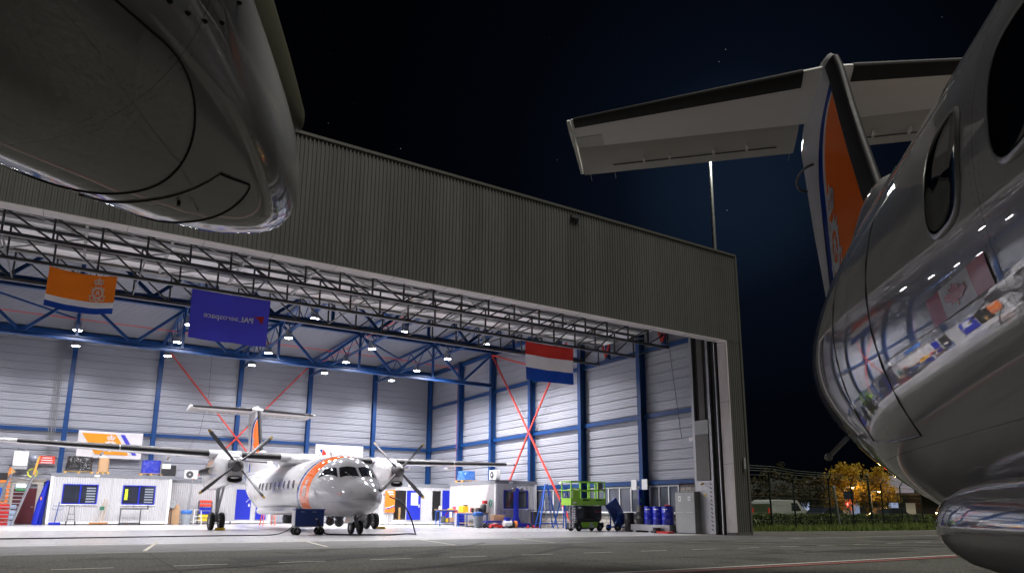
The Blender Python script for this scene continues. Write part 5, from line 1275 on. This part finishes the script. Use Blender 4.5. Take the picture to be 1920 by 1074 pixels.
# ---------------------------------------------------------------- VERGE, KERB, GRASS
KP=[(26.6,22.9),(28.4,22.5),(30.5,22.0),(33.5,21.4),(40.6,21.2),(90,21.2)]
m=MB()
for (a,b),(c,d) in zip(KP,KP[1:]): m.bar((a,b,.05),(c,d,.05),.14,.12)
o=m.build('kerb',mat('kerb_concrete',(.30,.29,.27),.85,0,.25,6,.2,30)); o['kind']='structure'
def grassmat():
    t=NT('grass_blades'); n=t.noise(1.2,5,.6); n2=t.noise(25,2)
    t.set(Base_Color=t.mix(n,t.mix(n2,(.07,.14,.02),(.13,.22,.035)),t.mix(n2,(.15,.22,.04),(.30,.29,.10))),Roughness=.6); return t.mat
GR=grassmat()
m=MB(); m.add([(a,b+.07,.03) for a,b in KP]+[(90,75,.1),(26.3,75,.1),(26.3,24.5,.05)],[list(range(len(KP)+3))]); o=m.build('grass_verge',mat('verge_soil_grass',(.045,.08,.02),.9,0,.4,4,.6,20),None,fix=False); o['kind']='structure'
rnd=random.Random(3); m=MB()
def ky(x):
    for (a,b),(c,d) in zip(KP,KP[1:]):
        if a<=x<=c: return b+(d-b)*(x-a)/(c-a)
    return 21.2
for i in range(26000):
    x=26.8+34*rnd.random()**1.25; y=ky(x)+.12+ (rnd.random()**1.6)*(12 if x>31 else 6); 
    cl=.5+.5*math.sin(x*1.7+math.sin(y*1.3)*2)*math.sin(y*.9+x*.3)
    h=(.10+.16*rnd.random())*(1+.8*cl)*(1.0+ (1.6 if rnd.random()<.012 and x>38 else 0)); a=rnd.random()*PI; w=.012+.012*rnd.random(); lx,ly=(rnd.random()-.5)*h*.7,(rnd.random()-.5)*h*.7
    dx,dy=math.cos(a)*w,math.sin(a)*w
    m.add([(x-dx,y-dy,.03),(x+dx,y+dy,.03),(x+lx*.5+dx*.6,y+ly*.5+dy*.6,.03+h*.6),(x+lx,y+ly,.03+h)],[(0,1,2),(0,2,3)])
o=m.build('verge_grass',GR,None,fix=False); tag(o,'rough green grass growing between the kerb and the fence','grass',kind='stuff')
# hedge
rnd=random.Random(5); m=MB(); HA,HB=Vector((30.5,27.8,0)),Vector((75,36,0)); hd=(HB-HA).normalized(); hn=Vector((-hd.y,hd.x,0))
for i in range(24000):
    t=rnd.random()*(HB-HA).length; side=rnd.random()
    z=.08+.80*rnd.random()**.7; off=(rnd.random()-.5)*1.1
    if rnd.random()<.75: off=-.5+(rnd.random()-.5)*.16+.06*math.sin(t*3)
    if rnd.random()<.3: z=.84+.05*math.sin(t*2.1)+.07*rnd.random()
    p=HA+hd*t+hn*off+Vector((0,0,z)); r=.03+.03*rnd.random()
    a=Vector((rnd.gauss(0,1),rnd.gauss(0,1),rnd.gauss(0,1))).normalized(); b=a.orthogonal().normalized(); c=a.cross(b)
    m.add([p+b*r,p+c*r*.6,p-b*r,p-c*r*.6],[(0,1,2,3)])
hm=NT('hedge_leaves'); n=hm.noise(3,4); hm.set(Base_Color=hm.mix(n,(.05,.085,.018),(.14,.18,.035)),Roughness=.5)
hb=thing('clipped_hedge','long low clipped green hedge behind the wire fence','hedge',(0,0,0))
m.build('foliage',hm.mat,hb,fix=False)
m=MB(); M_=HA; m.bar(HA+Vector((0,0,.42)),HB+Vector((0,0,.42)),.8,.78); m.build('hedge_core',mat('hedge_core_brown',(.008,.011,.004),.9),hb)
# ---------------------------------------------------------------- FENCE
fz=thing('wire_fence','tall dark wire fence with barbed strands on its posts beside the hangar','fence',(0,0,0))
FA,FB_=Vector((31.4,24.4,0)),Vector((51.5,24.6,0))
FPTS=[Vector((28.6,24.6,0)),Vector((31.4,24.5,0)),Vector((35.67,26.2,0)),Vector((39.9,26.8,0)),Vector((44.9,28.5,0)),Vector((49.6,29.2,0)),Vector((54.5,30.6,0)),Vector((60,32,0))]
FN=mat('fence_dark_green',(.02,.03,.026),.5)
for i,p in enumerate(FPTS):
    m=MB(); m.bar(p,p+Vector((0,0,3.0)),.07,.07,(0,1,0)); m.bar(p+Vector((0,0,3.0)),p+Vector((-.05,-.3,3.35)),.05); m.build('post',FN,fz)
WIRE=mat('fence_wire',(.20,.21,.20),.4,.6)
for a,b in zip(FPTS,FPTS[1:]):
    m=MB()
    for z in (.2,.6,1.0,1.4,1.8,2.2,2.55): m.tube([a+Vector((0,0,z)),b+Vector((0,0,z))],.006,4,False)
    for k in range(1,4): 
        d=Vector((-.05,-.3,.35))*(k/3); m.tube([a+Vector((0,0,3.0))+d,b+Vector((0,0,3.0))+d],.014,4,False)
    m.tube([a+Vector((0,0,2.9)),b+Vector((0,0,2.9))],.014,4,False)
    L_=(b-a).length; n=int(L_/.12)
    for k in range(1,n): q=a+(b-a)*(k/n); m.tube([q+Vector((0,0,.05)),q+Vector((0,0,2.55))],.0035,3,False)
    m.build('wire_panel',WIRE,fz,fix=False)
# ---------------------------------------------------------------- VAN
VANW=mat('van_white_paint',(.42,.46,.45),.3,0,.05,2,coat=.5)
vd=Vector((1,0,0))
v=thing('parked_van','white panel van parked behind the hedge','van',(50.7,40.6,0),R(-1))
prof=[(0,.45),(0,1.75),(.12,2.0),(.5,2.08),(3.6,2.06),(4.25,1.45),(5.0,1.2),(5.12,.95),(5.12,.4)]
m=MB(); m.prism(prof,'y',-.98,.98); m.build('body',VANW,v,bevel=.06)
m=MB(); m.prism([(2.75,1.2),(2.75,1.82),(3.5,1.82),(3.98,1.2)],'y',-1.0,1.0); m.prism([(3.66,2.0),(4.22,1.5),(4.26,1.53),(3.7,2.03)],'y',-.86,.86); m.build('window',DKGLASS,v)
for y in (-.85,.85):
    m=MB(); m.cbox((-.02,y,1.15),(.05,.12,.5)); m.build('tail_light',emis('van_tail_red',(.7,.05,.03),.25),v)
    m=MB(); m.cbox((5.0,y*.85,.95),(.22,.26,.18)); m.build('headlight',ALU,v)
for x in (1.0,4.2):
    for y in (-.9,.9):
        m=MB(); tyre(m,Vector((x,y,.34)),.34,.22); m.build('wheel',[BLACK,GREYP],v,smooth=40)
m=MB(); m.bar((1.6,-.8,2.1),(1.6,.8,2.1),.05); m.bar((3.0,-.8,2.1),(3.0,.8,2.1),.05); m.build('roof_rack',GREYP,v)
# dark car
cpaint=mat('dark_car_paint',(.02,.025,.04),.25,.2,coat=1.0)
c=thing('parked_car','dark saloon car parked behind the right end of the hedge','car',(56.5,34.4,0),R(-12))
m=MB(); m.prism([(0,.35),(0,.85),(.7,.95),(1.35,1.42),(2.6,1.45),(3.4,.98),(4.3,.85),(4.4,.4)],'y',-.85,.85); m.build('body',cpaint,c,bevel=.08)
m=MB(); m.prism([(1.0,1.0),(1.45,1.36),(2.55,1.38),(3.1,1.0)],'y',-.87,.87); m.build('window',DKGLASS,c)
for x in (.8,3.5):
    for y in (-.8,.8):
        m=MB(); tyre(m,Vector((x,y,.31)),.31,.2); m.build('wheel',[BLACK,GREYP],c,smooth=40)
c2=dup(c,(50.5,36.0,0),R(-6),'dark saloon car behind the hedge below the amber lit trees','parked cars beyond the fence'); c['group']='parked cars beyond the fence'
# ---------------------------------------------------------------- TREES
def leafmat(name,a,b):
    t=NT(name); n=t.noise(1.4,3); n2=t.noise(14,2); t.set(Base_Color=t.mix(n,t.mix(n2,a,b),b),Roughness=.55,Subsurface_Weight=0.0)
    tr=t.N('ShaderNodeBsdfTranslucent'); tr.inputs[0].default_value=(*b,1); mx=t.N('ShaderNodeMixShader'); mx.inputs[0].default_value=.35
    t.link(t.b.outputs[0],mx.inputs[1]); t.link(tr.outputs[0],mx.inputs[2]); t.link(mx.outputs[0],t.n['Material Output'].inputs[0]); return t.mat
GOLD=leafmat('golden_autumn_leaves',(.30,.19,.012),(.50,.34,.03)); DARKL=leafmat('dark_autumn_leaves',(.025,.022,.008),(.05,.04,.012))
BARK=mat('tree_bark',(.06,.045,.03),.85,0,.3,8,.4,20)
def tree(label,loc,h,w,mt,seed,n=2600,leaf=.16,cone=.75):
    rnd=random.Random(seed); t=thing('street_tree',label,'tree',loc,rnd.random()*6,'trees beyond the fence')
    m=MB(); m.tube([(0,0,0),(.03,.02,h*.3),(-.02,.05,h*.6),(0,0,h*.92)],[.13,.10,.06,.015],8)
    limbs=[]
    for i in range(16):
        z=h*(.22+.68*i/16); a=i*2.4+rnd.random(); l=w*.5*(1-cone*(z/h-.2))*(.8+.4*rnd.random()); e=Vector((math.cos(a)*l,math.sin(a)*l,z+l*.55)); limbs.append((Vector((0,0,z)),e)); m.tube([(0,0,z),e],[.045,.01],5)
    m.build('trunk',BARK,t,smooth=50)
    m=MB(); cl=[]
    for p,q in limbs:
        for k in (.45,.75,1.0): cl.append((p+(q-p)*k+Vector((rnd.gauss(0,.15),rnd.gauss(0,.15),rnd.gauss(0,.15))),.28+.22*rnd.random()))
    cl.append((Vector((0,0,h*.95)),.3))
    for i in range(n):
        c,r=rnd.choice(cl); p=c+Vector((rnd.gauss(0,r*.55),rnd.gauss(0,r*.55),rnd.gauss(0,r*.5))); s_=leaf*(.6+.8*rnd.random())
        a=Vector((rnd.gauss(0,1),rnd.gauss(0,1),rnd.gauss(0,1))).normalized(); b=a.orthogonal().normalized(); d=a.cross(b)
        m.add([p+b*s_*.5,p+d*s_*.35,p-b*s_*.5,p-d*s_*.35],[(0,1,2,3)])
    m.build('crown',mt,t,fix=False); return t
tree('tallest golden autumn tree lit amber, behind the blank square sign',(60.5,38.7,0),5.3,4.4,GOLD,1,5200,.20)
tree('narrow golden autumn tree lit amber, right of the tallest tree',(63.0,37.4,0),5.0,3.2,GOLD,2,3200,.19)
tree('dim brown tree left of the tallest golden tree',(57.0,40.2,0),3.9,3.6,DARKL,3,2600,.2,.4)
tree('small golden bush-like tree at the left foot of the tallest tree',(58.5,38.6,0),2.6,2.6,GOLD,4,1600,.18,.4)
tree('dark broad tree behind the left half of the fence',(59,48,0),4.4,7.5,DARKL,5,3200,.24,.3)
tree('dark broad tree behind the white van',(52,54,0),3.9,7.5,DARKL,6,3200,.24,.3)
# amber street light that lights the trees (its lamp is the visible bright point)
def street_lamp(label,loc,h,col,e,watt,warm,yaw=0):
    t=thing('street_lamp',label,'lamp',loc,yaw,'lit lamps beyond the fence')
    m=MB(); m.tube([(0,0,0),(0,0,h*.9),(.05,-.1,h),(.2,-.5,h+.05)],[.06,.045,.035,.03],8); m.build('pole',GREYP,t)
    m=MB(); m.cbox((.25,-.62,h+.04),(.16,.34,.07)); m.build('lamp_head',GREYP,t)
    m=MB(); m.sphere((.25,-.62,h-.03),.085,10,6,(1,1.4,.6)); m.build('lens',emis('street_lens_%s'%warm,col,e),t)
    if watt:
        ld=bpy.data.lights.new('street_light','POINT'); lo=bpy.data.objects.new('street_light',ld); COL.objects.link(lo); lo.parent=t; lo.location=(.25,-.75,h-.15); ld.energy=watt; ld.color=col; ld.shadow_soft_size=.1
    return t
street_lamp('short lamp post with amber light left of the golden trees',(58.2,37.6,0),3.2,(1,.55,.16),25,80,'amber')
street_lamp('short lamp post with amber light in front of the golden trees, right side',(61.0,36.9,0),2.9,(1,.6,.2),25,80,'amber')
street_lamp('lamp post with white light high behind the fence, left of the golden trees',(90,60.5,0),5.6,(1,.95,.85),60,0,'white')
street_lamp('small amber lamp post above the white van',(77.1,59.7,0),2.9,(1,.6,.2),40,0,'amber')
# blank square sign on a post
s=thing('traffic_sign','blank dark square sign seen from behind, in front of the tallest golden tree','sign',(51.5,33.0,0))
m=MB(); m.bar((0,0,0),(0,0,2.6),.06); m.build('post',GREYP,s); m=MB(); m.cbox((0,-.05,2.35),(.75,.03,.6),R(-40)); m.build('sign_plate',mat('sign_back_blue',(.03,.04,.07),.5),s)
# leaning tall poles
for lab,x,y,h,mt,lean in (('pale slim mast rising behind the fence, left of the golden trees',43.6,28.7,2.7,GREYP,-.35),('dark mast between the two golden trees',49.2,29.8,3.7,FN,-.2)):
    s=thing('slim_mast',lab,'mast',(x,y,0)); m=MB(); m.tube([(0,0,0),(lean,0,h)],[.09,.07],10); m.build('pole',mt,s); m=MB(); m.cbox((lean,0,h),(.3,.12,.12)); m.build('camera_head',GREYP,s)
# low building and terminal behind
b=thing('low_building','long low dark building with a few lit windows far behind the hedge','building',(78,57,0),R(-38))
m=MB(); m.box(-18,34,0,8,0,3.2); m.build('wall',mat('dark_brick_wall',(.05,.035,.03),.8),b)
m=MB(); m.box(-18.3,34.3,-.5,8.3,3.2,3.5); m.build('roof',mat('roof_edge_brown',(.10,.06,.04),.7),b)
for i,x in enumerate((-6,-3.8,-1.2,.6,5.2,6.4,11,13,18)):
    m=MB(); m.box(x,x+1.1,-.04,.02,.9,2.3); m.build('window',emis('lit_window_%d'%(i%3),((.55,.65,1),(.9,.75,.6),(.5,.6,1))[i%3],(.5,.12,.25)[i%3]),b)
s=thing('traffic_light','red traffic light glowing behind the hedge','traffic light',(58.5,37.7,0)); m=MB(); m.bar((0,0,0),(0,0,1.6),.07); m.build('post',BLKPLAST,s); m=MB(); m.cbox((0,0,1.75),(.22,.2,.5)); m.build('signal_box',BLKPLAST,s); m=MB(); m.sphere((0,-.13,1.78),.12,12,8); m.build('red_lens',emis('red_signal',(1,.03,.02),30),s)
ld=bpy.data.lights.new('red_light','POINT'); lo=bpy.data.objects.new('red_light',ld); COL.objects.link(lo); lo.parent=s; lo.location=(0,-.4,1.78); ld.energy=12; ld.color=(1,.05,.03); ld.shadow_soft_size=.1
b=thing('billboard','pale lit billboard far behind the right end of the fence','billboard',(88.8,50.4,0),R(-60))
m=MB(); m.bar((0,0,0),(0,0,3.2),.3); m.build('post',GREYP,b); m=MB(); m.cbox((0,0,4.5),(4.0,.2,2.4)); m.build('board',emis('billboard_glow',(.75,.7,.85),.12),b)
# dark tree line far behind
rnd=random.Random(8); m=MB()
for i in range(60):
    a=20+ i*2.2; x=60+i*2.4; y=150-i*.9
    m.sphere((x,y,2.5+rnd.random()*2),5.2+rnd.random()*2.2,9,6,(1,1,.8))
o=m.build('far_tree_line',mat('far_trees_dark',(.012,.014,.012),.9,0,.4,.3),smooth=60); tag(o,'dark far wood reading as one black band above the fence','trees',kind='stuff')
# ---------------------------------------------------------------- HIGH MAST
ms=thing('flood_mast','tall slim steel light mast behind the hangar roof with a lit lamp at its top','mast',(45.6,39.6,0))
m=MB(); m.tube([(0,0,0),(0,0,20),(0,0,MAST_H)],[.28,.2,.12],14); m.tube([(0,0,19.9),(0,0,20.3)],.24,14); m.build('pole',GALV,ms,smooth=40)
m=MB(); m.bar((-.9,0,MAST_H),(.9,0,MAST_H),.12); m.build('crossarm',GALV,ms)
for x in (-.75,.35,.85):
    m=MB(); m.cbox((x,-.25,MAST_H),(.4,.45,.14),0,R(-25)); h=m.build('flood_head',GREYP,ms); m=MB(); m.cbox((x,-.3,MAST_H-.09),(.32,.36,.03),0,R(-25)); m.build('lens',emis('flood_lens',(1,.98,.85),120),h)
ld=bpy.data.lights.new('flood_light','POINT'); lo=bpy.data.objects.new('flood_light',ld); COL.objects.link(lo); lo.parent=ms; lo.location=(.2,-.9,MAST_H-.3); ld.energy=MAST_W; ld.color=(1,.98,.8); ld.shadow_soft_size=.5
# ---------------------------------------------------------------- LIGHT, CAMERA, WORLD
def camera():
    cd=bpy.data.cameras.new('camera'); cam=bpy.data.objects.new('camera',cd); COL.objects.link(cam)
    d=Vector((0.52070573,0.82881892,0.20475531)); r=Vector((0.8460463,-0.53307279,0.00624971)); u=Vector((-0.11432937,-0.16997821,0.97879324))
    M=Matrix(((r.x,u.x,-d.x,0),(r.y,u.y,-d.y,0),(r.z,u.z,-d.z,.967),(0,0,0,1)))
    cam.matrix_world=M; cd.sensor_width=36; cd.sensor_fit='HORIZONTAL'; cd.lens=1319.773/1920*36; cd.shift_y=(682.04-537)/1920; cd.clip_start=.05; cd.clip_end=2000
    SC.camera=cam
camera()
SUN_EL,SUN_AZ=R(70),R(165)   # flood-lit from behind and right of the camera
w=bpy.data.worlds.new('World'); SC.world=w; w.use_nodes=True
nt=w.node_tree; bg=nt.nodes['Background']; out=nt.nodes['World Output']
sky=nt.nodes.new('ShaderNodeTexSky'); sky.sky_type='NISHITA'; sky.sun_disc=False; sky.sun_elevation=R(-4); sky.sun_rotation=R(40)
nt.links.new(sky.outputs[0],bg.inputs[0]); bg.inputs[1].default_value=.0
bg.inputs[1].default_value=NIGHT_SKY
b2=nt.nodes.new('ShaderNodeBackground'); tc=nt.nodes.new('ShaderNodeTexCoord')
# airfield glow near the horizon towards the mast + stars
vd=nt.nodes.new('ShaderNodeVectorMath'); vd.operation='DOT_PRODUCT'; vd.inputs[1].default_value=Vector((.70,.57,.42)).normalized(); nt.links.new(tc.outputs['Generated'],vd.inputs[0])
rp=nt.nodes.new('ShaderNodeValToRGB'); e=rp.color_ramp.elements
e[0].position=.86; e[0].color=(.0004,.0005,.0010,1); e[1].position=1.0; e[1].color=(.0050,.0100,.0215,1)
k=e.new(.955); k.color=(.0007,.0012,.0028,1); k2=e.new(.988); k2.color=(.0017,.0032,.0072,1)
nt.links.new(vd.outputs['Value'],rp.inputs[0])
vo=nt.nodes.new('ShaderNodeTexVoronoi'); vo.inputs['Scale'].default_value=75; nt.links.new(tc.outputs['Generated'],vo.inputs['Vector'])
lt=nt.nodes.new('ShaderNodeMath'); lt.operation='LESS_THAN'; lt.inputs[1].default_value=.045; nt.links.new(vo.outputs['Distance'],lt.inputs[0])
sx=nt.nodes.new('ShaderNodeSeparateColor'); nt.links.new(vo.outputs['Color'],sx.inputs[0])
gt=nt.nodes.new('ShaderNodeMath'); gt.operation='POWER'; gt.inputs[1].default_value=22; nt.links.new(sx.outputs[0],gt.inputs[0])
ml=nt.nodes.new('ShaderNodeMath'); ml.operation='MULTIPLY'; nt.links.new(lt.outputs[0],ml.inputs[0]); nt.links.new(gt.outputs[0],ml.inputs[1])
mm=nt.nodes.new('ShaderNodeMath'); mm.operation='MULTIPLY'; mm.inputs[1].default_value=.35; nt.links.new(ml.outputs[0],mm.inputs[0])
ad=nt.nodes.new('ShaderNodeMix'); ad.data_type='RGBA'; ad.blend_type='ADD'; ad.inputs[0].default_value=1; nt.links.new(rp.outputs[0],ad.inputs[6]); nt.links.new(mm.outputs[0],ad.inputs[7])
nt.links.new(ad.outputs[2],b2.inputs[0]); b2.inputs[1].default_value=1.0
aa=nt.nodes.new('ShaderNodeAddShader'); nt.links.new(bg.outputs[0],aa.inputs[0]); nt.links.new(b2.outputs[0],aa.inputs[1]); nt.links.new(aa.outputs[0],out.inputs[0])
sd=bpy.data.lights.new('sun','SUN'); sun=bpy.data.objects.new('sun',sd); COL.objects.link(sun)
sd.energy=SUN_E; sd.angle=R(22); sd.color=(1,.97,.88)
dv=Vector((math.sin(SUN_AZ)*math.cos(SUN_EL),math.cos(SUN_AZ)*math.cos(SUN_EL),math.sin(SUN_EL)))
sun.rotation_euler=dv.to_track_quat('Z','Y').to_euler()
SC.view_settings.view_transform='Standard'; SC.view_settings.look='None'; SC.view_settings.exposure=EXPO; SC.view_settings.gamma=1
SC.cycles.use_denoising=True
try: SC.cycles.denoiser='OPENIMAGEDENOISE'
except Exception: pass
SC.cycles.max_bounces=8; SC.cycles.diffuse_bounces=4; SC.cycles.glossy_bounces=4; SC.cycles.sample_clamp_indirect=6; SC.cycles.caustics_reflective=False; SC.cycles.caustics_refractive=False
